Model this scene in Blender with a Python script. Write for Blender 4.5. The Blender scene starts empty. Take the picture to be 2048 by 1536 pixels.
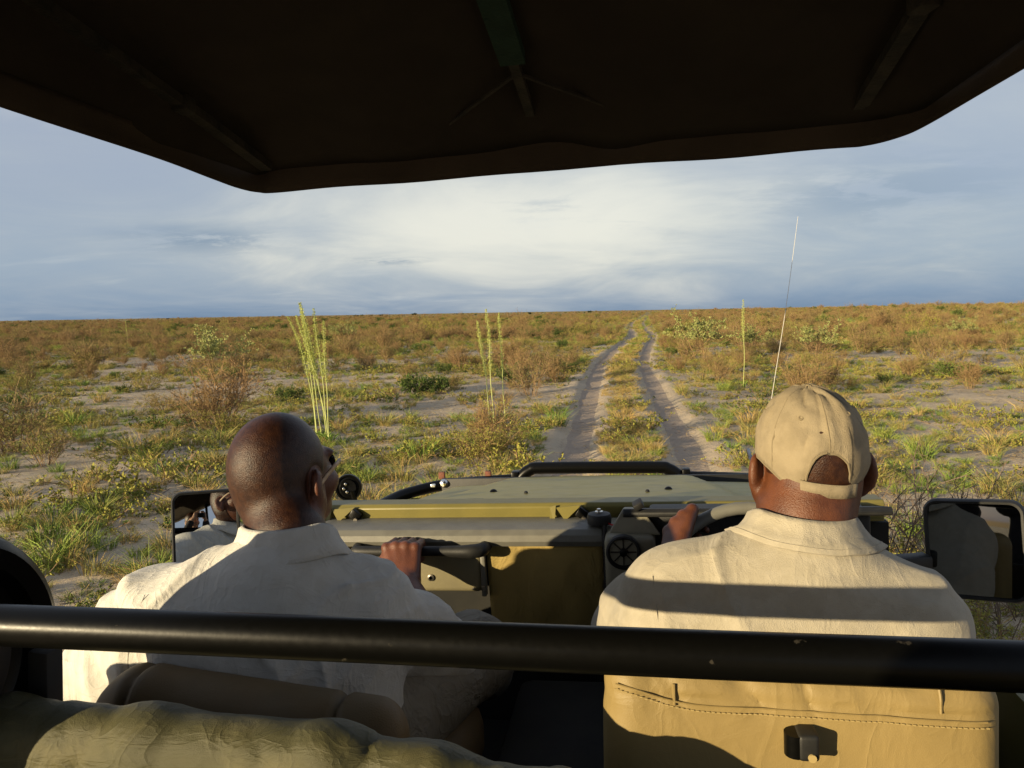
import bpy, bmesh, math, random
import numpy as np
from mathutils import Matrix, Vector, Euler
random.seed(7); rng = np.random.default_rng(7)
D = bpy.data; S = bpy.context.scene; COL = S.collection
R = math.radians

# ------------------------------------------------------------------ camera
F = 1540.0                                   # focal length in pixels of a 2048 wide picture
d_ = np.array([(1275-1024)/F, -(620-768)/F, -1.0]); d_ /= np.linalg.norm(d_)
u_ = np.array([-0.036, 1, 0.0]); u_ = u_-(u_@d_)*d_; u_ /= np.linalg.norm(u_)
RCV = np.stack([np.cross(d_, u_), d_, u_], 1)  # camera axes seen from the vehicle
CAM = np.array([.17, 0, 1.85])                 # eye, in the vehicle frame (x right, y ahead, z up)
VEH = Matrix.Rotation(R(-1.95), 4, 'Y')         # the vehicle leans a little on the sand
cam = D.cameras.new('camera'); cam.lens = 36*F/2048; cam.sensor_width = 36
cam.clip_start = .02; cam.clip_end = 20000
camo = D.objects.new('camera', cam); COL.objects.link(camo)
mm = Matrix([list(r) for r in RCV.T]).to_4x4(); mm.translation = Vector(CAM)
camo.matrix_world = VEH @ mm
S.camera = camo

# ------------------------------------------------------------------ world, sun, exposure
SUN_AZ, SUN_EL = 45.0, 9.3                    # sun behind and to the left, low
W = D.worlds.new('World'); S.world = W; W.use_nodes = True
class NT:
    def __init__(s, nt): s.nt = nt; nt.nodes.clear()
    def n(s, t, **k):
        o = s.nt.nodes.new(t)
        for a, b in k.items(): setattr(o, a, b)
        return o
    def put(s, sock, v):
        if v is None: return
        if isinstance(v, bpy.types.NodeSocket): s.nt.links.new(v, sock)
        else: sock.default_value = v
    def m(s, op, a, b=None, c=None, clamp=False):
        o = s.n('ShaderNodeMath', operation=op, use_clamp=clamp)
        for i, v in enumerate((a, b, c)): s.put(o.inputs[i], v)
        return o.outputs[0]
    def vm(s, op, a, b=None):
        o = s.n('ShaderNodeVectorMath', operation=op)
        s.put(o.inputs[0], a); s.put(o.inputs[1], b)
        return o.outputs[0]
    def mix(s, f, a, b, bt='MIX'):
        o = s.n('ShaderNodeMix', data_type='RGBA', blend_type=bt)
        s.put(o.inputs[0], f); s.put(o.inputs[6], a); s.put(o.inputs[7], b)
        return o.outputs[2]
    def ramp(s, f, stops, interp='LINEAR'):
        o = s.n('ShaderNodeValToRGB'); e = o.color_ramp.elements; o.color_ramp.interpolation = interp
        while len(e) < len(stops): e.new(0)
        for i, (p, c) in enumerate(stops):
            e[i].position = p; e[i].color = (*c, 1) if len(c) == 3 else c
        s.put(o.inputs[0], f); return o.outputs[0]
    def noise(s, v, scale, detail=4, rough=.55, dist=0):
        o = s.n('ShaderNodeTexNoise'); s.put(o.inputs['Vector'], v)
        o.inputs['Scale'].default_value = scale; o.inputs['Detail'].default_value = detail
        o.inputs['Roughness'].default_value = rough; o.inputs['Distortion'].default_value = dist
        return o.outputs[0]
    def sm(s, v, a, b):
        o = s.n('ShaderNodeMapRange', interpolation_type='SMOOTHSTEP'); s.put(o.inputs[0], v)
        o.inputs[1].default_value = a; o.inputs[2].default_value = b
        return o.outputs[0]
def c4(r, g, b): return (r, g, b, 1)

w = NT(W.node_tree)
sky = w.n('ShaderNodeTexSky', sky_type='NISHITA', sun_disc=False)
sky.sun_elevation = R(SUN_EL); sky.sun_rotation = R(180+SUN_AZ)
sky.air_density = 1.0; sky.dust_density = 1.5
tc = w.n('ShaderNodeTexCoord').outputs['Generated']
sx = w.n('ShaderNodeSeparateXYZ'); w.put(sx.inputs[0], tc)
dx, dy, dz = sx.outputs
zz = w.m('ADD', w.m('MAXIMUM', dz, 0.0), .17)
cb = w.n('ShaderNodeCombineXYZ'); w.put(cb.inputs[0], w.m('DIVIDE', dx, zz)); w.put(cb.inputs[1], w.m('DIVIDE', dy, zz))
pl = cb.outputs[0]
base = w.ramp(dz, [(0, (.125, .20, .31)), (.02, (.17, .25, .36)), (.06, (.225, .295, .395)), (.14, (.255, .305, .40)), (.30, (.32, .35, .425)), (1, (.26, .30, .39))])
big = w.noise(w.vm('MULTIPLY', pl, (.33, .22, 1)), 1.0, 5, .55, .4)
mid = w.noise(w.vm('MULTIPLY', pl, (.9, .9, 1)), 1.0, 6, .6, .6)
fine = w.noise(w.vm('MULTIPLY', pl, (1.3, 2.1, 1)), 1.0, 8, .64, .3)
def lobe(px, py, sa, se):                       # a bank of bright cloud round one direction of the sky
    v = RCV.T @ np.array([(px-1024)/F, -(py-768)/F, -1.0]); v = np.array(VEH.to_3x3()) @ v; v /= np.linalg.norm(v)
    az = math.atan2(v[0], v[1])
    a = w.m('DIVIDE', w.m('SUBTRACT', w.m('ARCTAN2', dx, dy), az), sa)
    e = w.m('DIVIDE', w.m('SUBTRACT', dz, float(v[2])), se)
    return w.m('EXPONENT', w.m('MULTIPLY', w.m('ADD', w.m('MULTIPLY', a, a), w.m('MULTIPLY', e, e)), -1.0))
bank = w.m('MAXIMUM', lobe(950, 430, .33, .09), w.m('MULTIPLY', lobe(430, 430, .18, .05), .42))
bank2 = w.m('MAXIMUM', lobe(1200, 450, .42, .07), w.m('MULTIPLY', lobe(1850, 170, .40, .12), .8))
dens = w.m('ADD', w.m('ADD', w.m('MULTIPLY', big, .55), w.m('MULTIPLY', mid, .40)),
           w.m('ADD', w.m('MULTIPLY', lobe(950, 570, .36, .05), .06), w.m('ADD', w.m('MULTIPLY', bank, .27), w.m('MULTIPLY', bank2, .13))))
veil = w.sm(dens, .40, .76)
cc = w.mix(w.sm(dens, .52, .88), c4(.35, .385, .42), c4(.635, .62, .555))
col = w.mix(veil, base, cc)
streak = w.m('MULTIPLY', w.sm(fine, .55, .74), w.m('MULTIPLY', w.sm(dz, .04, .12), .38))
col = w.mix(streak, col, c4(.235, .29, .37))
patch = w.m('MAXIMUM', lobe(410, 478, .075, .016), w.m('MAXIMUM', w.m('MULTIPLY', lobe(770, 522, .05, .005), .8), w.m('MULTIPLY', lobe(1750, 385, .13, .035), .6)))
col = w.mix(w.m('MULTIPLY', patch, w.m('MULTIPLY', w.sm(w.noise(w.vm('MULTIPLY', pl, (3.0, 4.2, 1)), 1.0, 8, .66, .3), .38, .56), .9)), col, c4(.18, .24, .325))
wisps = w.m('MULTIPLY', w.sm(w.noise(w.vm('MULTIPLY', pl, (.8, 1.5, 1)), 1.3, 5, .55, .3), .57, .75), .24)
col = w.mix(wisps, col, c4(.58, .585, .56))
col = w.mix(w.sm(dz, -.01, .0), c4(.2, .17, .12), col)
nish = w.vm('MULTIPLY', sky.outputs[0], (.10, .10, .10))
col = w.mix(.88, nish, col)
col = w.vm('MULTIPLY', col, (8.0, 8.1, 8.15))
bg = w.n('ShaderNodeBackground'); w.put(bg.inputs[0], col); bg.inputs[1].default_value = .10
w.put(w.n('ShaderNodeOutputWorld').inputs[0], bg.outputs[0])

sl = D.lights.new('sun', 'SUN'); sl.energy = 5.0; sl.angle = R(.55); sl.color = (1, .81, .50)
slo = D.objects.new('sun', sl); COL.objects.link(slo)
sdir = Vector((math.sin(R(SUN_AZ)), math.cos(R(SUN_AZ)), -math.tan(R(SUN_EL)))).normalized()
slo.rotation_euler = sdir.to_track_quat('-Z', 'Y').to_euler(); slo.location = (-6, -6, 8)
S.view_settings.view_transform = 'Standard'; S.view_settings.look = 'None'
S.view_settings.exposure = 0.78; S.view_settings.gamma = 1.0
S.cycles.max_bounces = 5; S.cycles.diffuse_bounces = 2; S.cycles.glossy_bounces = 3

# ------------------------------------------------------------------ helpers
def ray(px, py): return RCV.T @ np.array([(px-1024)/F, -(py-768)/F, -1.0])
def at(px, py, Y):                              # point of the vehicle frame on the plane y = Y
    v = ray(px, py); return CAM+v*(Y/v[1])
VM3 = np.array(VEH.to_3x3())
def on_ground(px, py):                          # world point where a line of sight meets the plain
    o = VM3 @ CAM; v = VM3 @ ray(px, py); t = -o[2]/v[2]
    for _ in range(4):
        p = o+v*t; t = (gh(p[0], p[1])-o[2])/v[2]
    return o+v*t

def hsh(i, j, k, s):
    n = (i*374761393+j*668265263+k*2147483647*3+s*974634541) & 0xFFFFFFFF
    n = ((n ^ (n >> 13))*1274126177) & 0xFFFFFFFF
    return ((n ^ (n >> 16)) & 0xFFFF)/65535.0
def vnoise(x, y, z=0.0, s=0):                   # value noise, -1..1
    x, y, z = np.broadcast_arrays(np.asarray(x, float), np.asarray(y, float), np.asarray(z, float))
    i, j, k = (np.floor(a).astype(np.int64) for a in (x, y, z))
    f, g, h = x-i, y-j, z-k
    f, g, h = (a*a*(3-2*a) for a in (f, g, h))
    r = 0
    for a in (0, 1):
        for b in (0, 1):
            for c in (0, 1):
                r = r+hsh(i+a, j+b, k+c, s)*(f if a else 1-f)*(g if b else 1-g)*(h if c else 1-h)
    return r*2-1
def fbm(x, y, z=0.0, s=0, o=4):
    r = 0; a = 1; t = 0
    for q in range(o):
        r = r+a*vnoise(np.asarray(x)*2**q, np.asarray(y)*2**q, np.asarray(z)*2**q, s+q); t += a; a *= .5
    return r/t
def sstep(a, b, x):
    t = np.clip((np.asarray(x, float)-a)/(b-a), 0, 1); return t*t*(3-2*t)

MATS = {}
def mat(name, col, rough=.6, col2=None, nscale=8, bump=0.0, bscale=60, metal=0.0, spec=.5, coat=0.0, rvar=0.0, dist=.01, ndet=5, lo=.35, hi=.65, sheen=0, wrinkle=0, stretch=(1, 1, 1)):
    m = D.materials.new(name); m.use_nodes = True; t = NT(m.node_tree)
    p = t.n('ShaderNodeBsdfPrincipled'); o = t.n('ShaderNodeOutputMaterial'); t.put(o.inputs[0], p.outputs[0])
    tcn = t.n('ShaderNodeTexCoord').outputs['Object']
    tcn = t.vm('MULTIPLY', tcn, stretch)
    if col2:
        f = t.sm(t.noise(tcn, nscale, ndet), lo, hi)
        t.put(p.inputs['Base Color'], t.mix(f, c4(*col), c4(*col2)))
    else: p.inputs['Base Color'].default_value = c4(*col)
    p.inputs['Roughness'].default_value = rough
    if rvar:
        f = t.noise(tcn, nscale*2.3, 6)
        t.put(p.inputs['Roughness'], t.m('MULTIPLY_ADD', f, rvar*2, rough-rvar, True))
    p.inputs['Metallic'].default_value = metal; p.inputs['Specular IOR Level'].default_value = spec
    if coat: p.inputs['Coat Weight'].default_value = coat; p.inputs['Coat Roughness'].default_value = .12
    if sheen: p.inputs['Sheen Weight'].default_value = sheen
    if bump:
        b = t.n('ShaderNodeBump'); b.inputs['Strength'].default_value = bump; b.inputs['Distance'].default_value = dist
        t.put(b.inputs['Height'], t.noise(tcn, bscale, 4, .6)); t.put(p.inputs['Normal'], b.outputs[0])
        if wrinkle:                                    # pulled cloth creases
            v1 = t.m('ABSOLUTE', t.m('SUBTRACT', t.noise(t.vm('MULTIPLY', tcn, (1, .7, .45)), 13, 3, .5, 1.2), .5)); v2 = t.m('ABSOLUTE', t.m('SUBTRACT', t.noise(t.vm('MULTIPLY', tcn, (.6, .8, 1)), 24, 3, .5, 1.0), .5))
            hh = t.m('ADD', t.m('POWER', t.m('SUBTRACT', 1.0, t.m('MULTIPLY', v1, 3.0), clamp=True), 4.0), t.m('MULTIPLY', t.m('POWER', t.m('SUBTRACT', 1.0, t.m('MULTIPLY', v2, 3.0), clamp=True), 4.0), .5))
            b2 = t.n('ShaderNodeBump'); b2.inputs['Strength'].default_value = 1.0; b2.inputs['Distance'].default_value = wrinkle
            t.put(b2.inputs['Height'], hh); t.put(b2.inputs['Normal'], b.outputs[0]); t.put(p.inputs['Normal'], b2.outputs[0])
    MATS[name] = m; return m

ORG = {}
def obj(name, verts, faces, m, parent=None, smooth=True, col=None):
    me = D.meshes.new(name)
    v = np.asarray(verts, float)
    if parent is not None and parent.name in ORG: v = v-ORG[parent.name]
    me.from_pydata(v.tolist(), [], [list(map(int, f)) for f in faces]); me.update()
    if isinstance(m, (list, tuple)):
        for q in m: me.materials.append(q)
    elif m: me.materials.append(m)
    if smooth: me.shade_smooth()
    o = D.objects.new(name, me); (col or COL).objects.link(o)
    if parent is not None:
        o.parent = parent
        if parent.name in ORG: ORG[o.name] = ORG[parent.name]
    return o
def quads_obj(name, V, Q, m, parent=None, smooth=True):   # numpy arrays, fast path
    me = D.meshes.new(name); V = np.asarray(V, np.float32); Q = np.asarray(Q, np.int32)
    if parent is not None and parent.name in ORG: V = V-ORG[parent.name].astype(np.float32)
    me.vertices.add(len(V)); me.vertices.foreach_set('co', V.ravel())
    k = Q.shape[1]; me.loops.add(Q.size); me.loops.foreach_set('vertex_index', Q.ravel())
    me.polygons.add(len(Q)); me.polygons.foreach_set('loop_start', np.arange(0, Q.size, k, dtype=np.int32))
    me.update(calc_edges=True); me.validate()
    if m: me.materials.append(m)
    if smooth: me.shade_smooth()
    o = D.objects.new(name, me); COL.objects.link(o)
    if parent is not None:
        o.parent = parent
        if parent.name in ORG: ORG[o.name] = ORG[parent.name]
    return o
def tag(o, label=None, cat=None, group=None, kind=None):
    for k, v in (('label', label), ('category', cat), ('group', group), ('kind', kind)):
        if v: o[k] = v
    return o
def empty(name, p, label, cat, group=None, veh=True):
    o = D.objects.new(name, None); COL.objects.link(o); o.empty_display_size = .1
    p = Vector([float(q) for q in p])
    o.matrix_world = (VEH if veh else Matrix()) @ Matrix.Translation(p)
    ORG[o.name] = np.array(p); return tag(o, label, cat, group)

class MB:
    def __init__(s): s.v = []; s.f = []
    def add(s, v, f):
        n = len(s.v); s.v += [tuple(map(float, p)) for p in v]; s.f += [tuple(i+n for i in q) for q in f]; return s
    def box(s, c, size, rot=None, bev=0.0, seg=2):
        bm = bmesh.new(); bmesh.ops.create_cube(bm, size=1)
        for v in bm.verts: v.co = Vector((v.co.x*size[0], v.co.y*size[1], v.co.z*size[2]))
        if bev: bmesh.ops.bevel(bm, geom=bm.edges[:], offset=bev, segments=seg, profile=.5, affect='EDGES')
        M = Matrix.Translation(Vector([float(q) for q in c])) @ (Euler(rot).to_matrix().to_4x4() if rot is not None and not isinstance(rot, Matrix) else (rot or Matrix()))
        bm.transform(M); bm.verts.index_update()
        s.add([v.co[:] for v in bm.verts], [[v.index for v in f.verts] for f in bm.faces]); bm.free(); return s
    def tube(s, pts, r, n=12, res=0, caps=True, closed=False):
        P = np.array(pts, float)
        rr = np.full(len(P), r, float) if np.isscalar(r) else np.array(r, float)
        if res:
            P, rr = spline(P, res, rr, closed)
        m = len(P); T = np.gradient(P, axis=0) if not closed else np.roll(P, -1, 0)-np.roll(P, 1, 0)
        T /= np.linalg.norm(T, axis=1)[:, None]+1e-12
        a = np.array([0, 0, 1.0]) if abs(T[0][2]) < .9 else np.array([1.0, 0, 0])
        V = []; N = a-(a@T[0])*T[0]; N /= np.linalg.norm(N)
        for i in range(m):
            N = N-(N@T[i])*T[i]; N /= np.linalg.norm(N); B = np.cross(T[i], N)
            for k in range(n):
                q = 2*math.pi*k/n; V.append(P[i]+rr[i]*(math.cos(q)*N+math.sin(q)*B))
        Fc = []
        for i in range(m if closed else m-1):
            j = (i+1) % m
            for k in range(n): Fc.append((i*n+k, i*n+(k+1) % n, j*n+(k+1) % n, j*n+k))
        if caps and not closed: Fc += [tuple(range(n))[::-1], tuple(range((m-1)*n, m*n))]
        return s.add(V, Fc)
    def lathe(s, prof, M, n=32):                     # profile of (radius, height) about local z
        V = []; Fc = []
        for r, h in prof:
            for k in range(n):
                a = 2*math.pi*k/n; V.append((M @ Vector((r*math.cos(a), r*math.sin(a), h)))[:])
        for i in range(len(prof)-1):
            for k in range(n): Fc.append((i*n+k, i*n+(k+1) % n, (i+1)*n+(k+1) % n, (i+1)*n+k))
        Fc += [tuple(range(n))[::-1], tuple(range((len(prof)-1)*n, len(prof)*n))]
        return s.add(V, Fc)
    def prism(s, poly, vec):                          # 3D polygon extruded along a vector
        n = len(poly); P = [np.array(p, float) for p in poly]; v = np.array(vec, float)
        return s.add(P+[p+v for p in P], [tuple(range(n))[::-1], tuple(range(n, 2*n))]+[(i, (i+1) % n, n+(i+1) % n, n+i) for i in range(n)])
    def grid(s, G, closed=False):                     # array (a, b, 3)
        G = np.asarray(G, float); a, b = G.shape[:2]; Fc = []
        for i in range(a if closed else a-1):
            for k in range(b-1): Fc.append((i*b+k, ((i+1) % a)*b+k, ((i+1) % a)*b+k+1, i*b+k+1))
        return s.add(G.reshape(-1, 3), Fc)
    def build(s, name, m, parent=None, smooth=True, bev=0, solid=0, ang=35):
        o = obj(name, s.v, s.f, m, parent, smooth)
        if solid:
            q = o.modifiers.new('thick', 'SOLIDIFY'); q.thickness = solid; q.offset = 0
        if bev:
            q = o.modifiers.new('bevel', 'BEVEL'); q.width = bev; q.segments = 2; q.limit_method = 'ANGLE'
        if smooth:
            o.data.set_sharp_from_angle(angle=R(ang))
        return o
def spline(P, res, rr=None, closed=False):
    P = np.array(P, float); n = len(P); out = []; ro = []
    rg = range(n) if closed else range(n-1)
    for i in rg:
        g = (lambda k: k % n) if closed else (lambda k: min(max(k, 0), n-1))
        p0, p1, p2, p3 = (P[g(i+k)] for k in (-1, 0, 1, 2))
        for q in range(res):
            t = q/res
            out.append(.5*((2*p1)+(-p0+p2)*t+(2*p0-5*p1+4*p2-p3)*t*t+(-p0+3*p1-3*p2+p3)*t**3))
            if rr is not None: ro.append(rr[g(i)]*(1-t)+rr[g(i+1)]*t)
    if not closed:
        out.append(P[-1]); ro.append(rr[-1] if rr is not None else 0)
    return np.array(out), np.array(ro)

# smooth solid modelling: signed distance field on a grid, surface by dual contouring
class Field:
    def __init__(s, lo, hi, h):
        s.lo = np.array(lo, float); s.h = h; s.n = np.ceil((np.array(hi)-s.lo)/h).astype(int)+1
        s.F = np.full(s.n, .08, np.float32)
    def _sl(s, lo, hi):
        a = np.clip(np.floor((np.array(lo)-s.lo)/s.h).astype(int), 0, s.n); b = np.clip(np.ceil((np.array(hi)-s.lo)/s.h).astype(int)+1, 0, s.n)
        if (b <= a).any(): return None, None
        sl = tuple(slice(i, j) for i, j in zip(a, b))
        X = np.meshgrid(*[s.lo[q]+s.h*np.arange(a[q], b[q]) for q in range(3)], indexing='ij')
        return sl, X
    def _mix(s, sl, d, k, op):
        A = s.F[sl]; d = d.astype(np.float32)
        if op == 'add':
            hh = np.maximum(k-np.abs(A-d), 0)/k; s.F[sl] = np.minimum(A, d)-hh*hh*k*.25
        else:
            d = -d; hh = np.maximum(k-np.abs(A-d), 0)/k; s.F[sl] = np.maximum(A, d)+hh*hh*k*.25
    def cone(s, a, b, ra, rb, k=.02, op='add'):
        a = np.array(a, float); b = np.array(b, float); m = max(ra, rb)+.06
        sl, X = s._sl(np.minimum(a, b)-m, np.maximum(a, b)+m)
        if sl is None: return s
        ab = b-a; L = ab@ab+1e-12
        t = np.clip(sum((X[i]-a[i])*ab[i] for i in range(3))/L, 0, 1)
        d = np.sqrt(sum((X[i]-a[i]-t*ab[i])**2 for i in range(3)))-(ra+(rb-ra)*t)
        s._mix(sl, d, k, op); return s
    def chain(s, pts, rs, k=.02):
        for i in range(len(pts)-1): s.cone(pts[i], pts[i+1], rs[i], rs[i+1], k)
        return s
    def ell(s, c, r, M=None, k=.02, op='add'):
        c = np.array(c, float); r = np.array(r, float); m = r.max()+.06
        sl, X = s._sl(c-m, c+m)
        if sl is None: return s
        P = [X[i]-c[i] for i in range(3)]
        if M is not None: P = [sum(M[j][i]*P[j] for j in range(3)) for i in range(3)]
        q = np.sqrt(sum((P[i]/r[i])**2 for i in range(3)))+1e-6; g = np.sqrt(sum((P[i]/r[i]**2)**2 for i in range(3)))+1e-6
        s._mix(sl, q*(q-1)/g, k, op); return s
    def disp(s, fn):
        X = np.meshgrid(*[s.lo[q]+s.h*np.arange(s.n[q]) for q in range(3)], indexing='ij')
        m = np.abs(s.F) < .03
        s.F[m] += fn(X[0][m], X[1][m], X[2][m]).astype(np.float32); return s
    def mesh(s):
        Fv = s.F; ins = Fv < 0; n = s.n
        cnt = np.zeros(n-1, np.int8); sl = lambda o: tuple(slice(o[q], n[q]-1+o[q]) for q in range(3))
        for o in np.ndindex(2, 2, 2): cnt += ins[sl(o)]
        act = (cnt > 0) & (cnt < 8); ids = np.argwhere(act)
        idx = np.full(n-1, -1, np.int64); idx[act] = np.arange(len(ids))
        acc = np.zeros((len(ids), 3)); num = np.zeros(len(ids))
        for ax in range(3):
            for o in np.ndindex(2, 2):
                a = np.zeros(3, int); oth = [q for q in range(3) if q != ax]; a[oth[0]], a[oth[1]] = o
                b = a.copy(); b[ax] = 1
                fa = Fv[tuple((ids+a).T)]; fb = Fv[tuple((ids+b).T)]; c = (fa < 0) != (fb < 0)
                t = np.zeros(len(ids)); t[c] = fa[c]/(fa[c]-fb[c])
                p = np.tile(a.astype(float), (len(ids), 1)); p[:, ax] = t
                acc[c] += p[c]; num[c] += 1
        V = s.lo+s.h*(ids+acc/num[:, None]); Q = []
        for ax in range(3):
            o1, o2 = [(1, 2), (2, 0), (0, 1)][ax]
            A = [slice(1, -1)]*3; A[ax] = slice(0, -1); B = [slice(1, -1)]*3; B[ax] = slice(1, None)
            a = ins[tuple(A)]; b = ins[tuple(B)]
            e = np.argwhere(a != b); fl = a[tuple(e.T)]
            e = e+1; e[:, ax] -= 1
            def cell(u, v):
                q = e.copy(); q[:, o1] += u; q[:, o2] += v
                return idx[tuple(q.T)]
            q = np.stack([cell(-1, -1), cell(0, -1), cell(0, 0), cell(-1, 0)], 1)
            q[~fl] = q[~fl][:, ::-1]; Q.append(q)
        return V, np.concatenate(Q)
# ------------------------------------------------------------------ ground and track
TY = np.array([-40, 3, 9.7, 12.4, 16.3, 21, 27, 36.5, 46, 57, 75, 105, 140, 400.])
TX = np.array([0, 0, .04, -.03, -.17, -.31, -.46, -.2, .15, .55, .15, .1, .6, 6.])
def tcx(y):
    y = np.asarray(y, float); s = np.maximum(.06*np.abs(y), .8)
    return (np.interp(y-s, TY, TX)+np.interp(y, TY, TX)*2+np.interp(y+s, TY, TX))/4
def rutd(x, y): return np.abs(np.abs(np.asarray(x)-tcx(y))-.745)          # distance from the nearer rut's middle
def gh(x, y):
    x = np.asarray(x, float); y = np.asarray(y, float)
    d = rutd(x, y); near = 1-sstep(60, 140, y)
    dd = d+.04*fbm(x*2.2, y*1.2, 0, 31, 4)
    rut = (-.046*np.exp(-(dd/.24)**4)+.030*np.exp(-((dd-.43)/.16)**2))*near
    off = sstep(.25, .6, d)
    lump = (.05*fbm(x*.35, y*.35, 0, 3, 3)+.035*fbm(x*1.6, y*1.6, 0, 9, 3)*off+.012*fbm(x*6, y*6, 0, 15, 2)*off)*(1-.7*sstep(60, 200, y))
    rise = 1.15*sstep(6, 60, x)*sstep(18, 70, y)*(1-sstep(300, 900, y))+.9*fbm(x*.012, y*.012, 0, 77, 3)*sstep(25, 140, y)*sstep(4, 20, np.abs(x-tcx(y)))
    return rut+lump+rise
def lines(a0, step, g, end):
    o = [a0]
    while o[-1] < end: o.append(o[-1]+max(step, g*(o[-1])))
    return o
ys = [-60, -40, -25, -15, -8, -4, -1, 1]+lines(2.5, .055, .011, 60)
ys = ys+lines(ys[-1]*1.02, .05, .035, 9000)
xr = lines(0, .055, .022, 9000)[1:]
xs = np.array([-q for q in xr[::-1]]+[0]+xr); ys = np.array(ys)
XX, YY = np.meshgrid(xs, ys, indexing='ij'); ZZ = gh(XX, YY)
GV = np.stack([XX, YY, ZZ], -1).reshape(-1, 3); nx, ny = XX.shape
ii = (np.arange(nx-1)[:, None]*ny+np.arange(ny-1)[None]).ravel()
GQ = np.stack([ii, ii+ny, ii+ny+1, ii+1], 1)

def sand_material(name, rut):
    m = D.materials.new(name); m.use_nodes = True; t = NT(m.node_tree)
    p = t.n('ShaderNodeBsdfPrincipled'); o = t.n('ShaderNodeOutputMaterial'); t.put(o.inputs[0], p.outputs[0])
    P = t.n('ShaderNodeTexCoord').outputs['Object']
    s_ = t.n('ShaderNodeSeparateXYZ'); t.put(s_.inputs[0], P)
    a = t.noise(P, .9, 6, .6); b = t.noise(P, 7, 5, .65); g = t.noise(P, 60, 3, .7); q = t.noise(P, .16, 4, .5)
    if rut:
        col = t.mix(t.sm(b, .35, .65), c4(.37, .29, .215), c4(.33, .26, .195))
        col = t.mix(t.m('MULTIPLY', t.sm(g, .55, .75), .4), col, c4(.24, .19, .15))
    else:
        col = t.mix(t.sm(a, .35, .65), c4(.50, .40, .275), c4(.41, .335, .235))
        col = t.mix(t.m('MULTIPLY', t.sm(b, .5, .7), .5), col, c4(.29, .22, .165))
        col = t.mix(t.m('MULTIPLY', t.sm(g, .58, .72), .55), col, c4(.16, .115, .075))
        cov = t.mix(t.sm(a, .38, .62), c4(.26, .20, .075), c4(.21, .205, .06))
        cov = t.mix(t.sm(q, .42, .60), cov, c4(.26, .17, .075))
        far = t.m('MULTIPLY', t.sm(s_.outputs[1], 22, 130), t.m('MULTIPLY_ADD', b, .35, .72))
        col = t.mix(far, col, cov)
    t.put(p.inputs['Base Color'], col); p.inputs['Roughness'].default_value = .95; p.inputs['Specular IOR Level'].default_value = .15
    h = t.m('ADD', t.m('MULTIPLY', b, .7), t.m('MULTIPLY', g, .35))
    if rut:                                            # tyre lugs pressed into the sand
        wv = t.n('ShaderNodeTexWave', wave_type='BANDS', bands_direction='Y'); t.put(wv.inputs['Vector'], P)
        wv.inputs['Scale'].default_value = 3.2; wv.inputs['Distortion'].default_value = 3.0; wv.inputs['Detail'].default_value = 3
        h = t.m('ADD', h, t.m('MULTIPLY', wv.outputs['Fac'], .22))
    bp = t.n('ShaderNodeBump'); bp.inputs['Strength'].default_value = .9; bp.inputs['Distance'].default_value = .035
    t.put(bp.inputs['Height'], h); t.put(p.inputs['Normal'], bp.outputs[0]); return m
ground = quads_obj('ground', GV, GQ, sand_material('sand', False)); tag(ground, kind='structure')
TV = []; TQ = []
for side in (-1, 1):
    yy = np.array(lines(2.6, .09, .012, 150)); k = 9; n0 = len(TV)
    for i, y in enumerate(yy):
        wd = .20+.035*float(fbm(y*.9, side*7.0, 0, 21, 3))
        for j in range(k):
            x = float(tcx(y))+side*.745+wd*(j/(k-1)*2-1)+.02*float(vnoise(y*2.1, j*.4+side*9, 0, 5))
            TV.append((x, y, float(gh(x, y))+(.005 if 0 < j < k-1 else -.004)))
        if i:
            for j in range(k-1):
                a = n0+(i-1)*k+j; TQ.append((a, a+1, a+k+1, a+k))
track = quads_obj('track', TV, TQ, sand_material('packed sand', True)); tag(track, kind='structure')

# ------------------------------------------------------------------ vehicle materials
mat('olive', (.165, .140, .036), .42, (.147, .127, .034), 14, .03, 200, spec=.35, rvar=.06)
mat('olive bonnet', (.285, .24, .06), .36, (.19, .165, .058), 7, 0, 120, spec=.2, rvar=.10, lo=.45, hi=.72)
mat('black metal', (.0025, .0025, .0022), .33, (.035, .031, .024), 55, .012, 160, spec=.16, rvar=.08, lo=.675, hi=.72, ndet=8)
mat('black plastic', (.010, .010, .010), .55, (.016, .016, .015), 40, .08, 400, spec=.4)
mat('black rubber', (.014, .013, .012), .7, (.03, .026, .02), 12, .15, 90, spec=.3)
mat('dash plastic', (.155, .15, .125), .45, (.13, .125, .105), 22, .12, 700, spec=.45, rvar=.05)
mat('binnacle plastic', (.21, .195, .135), .5, (.185, .17, .12), 20, .12, 700, spec=.45)
mat('panel plastic', (.20, .175, .10), .5, (.17, .15, .09), 10, .15, 500, spec=.4)
mat('seat vinyl', (.27, .195, .075), .52, (.235, .17, .065), 5, .18, 700, wrinkle=.0005, spec=.35, dist=.004)
mat('seat brown', (.15, .10, .045), .6, (.12, .085, .04), 7, .25, 420, spec=.3, dist=.004)
mat('panel canvas', (.36, .265, .09), .8, (.31, .23, .08), 6, .3, 500, wrinkle=.0012, spec=.2, dist=.004)
mat('green canvas', (.066, .062, .027), .48, (.105, .094, .042), 9, .35, 800, wrinkle=.0009, spec=.3, dist=.003, lo=.42, hi=.72, stretch=(1, 1, 2.2))
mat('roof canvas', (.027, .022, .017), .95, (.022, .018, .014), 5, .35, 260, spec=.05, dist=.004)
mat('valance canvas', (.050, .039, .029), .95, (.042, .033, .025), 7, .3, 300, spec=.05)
mat('rib steel', (.014, .013, .010), .8, (.03, .025, .018), 22, .3, 90, spec=.2)
mat('rib green', (.016, .034, .024), .85, (.013, .026, .019), 16, .3, 120, spec=.1)
mat('chrome', (.75, .73, .68), .18, None, metal=1.0)
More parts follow.
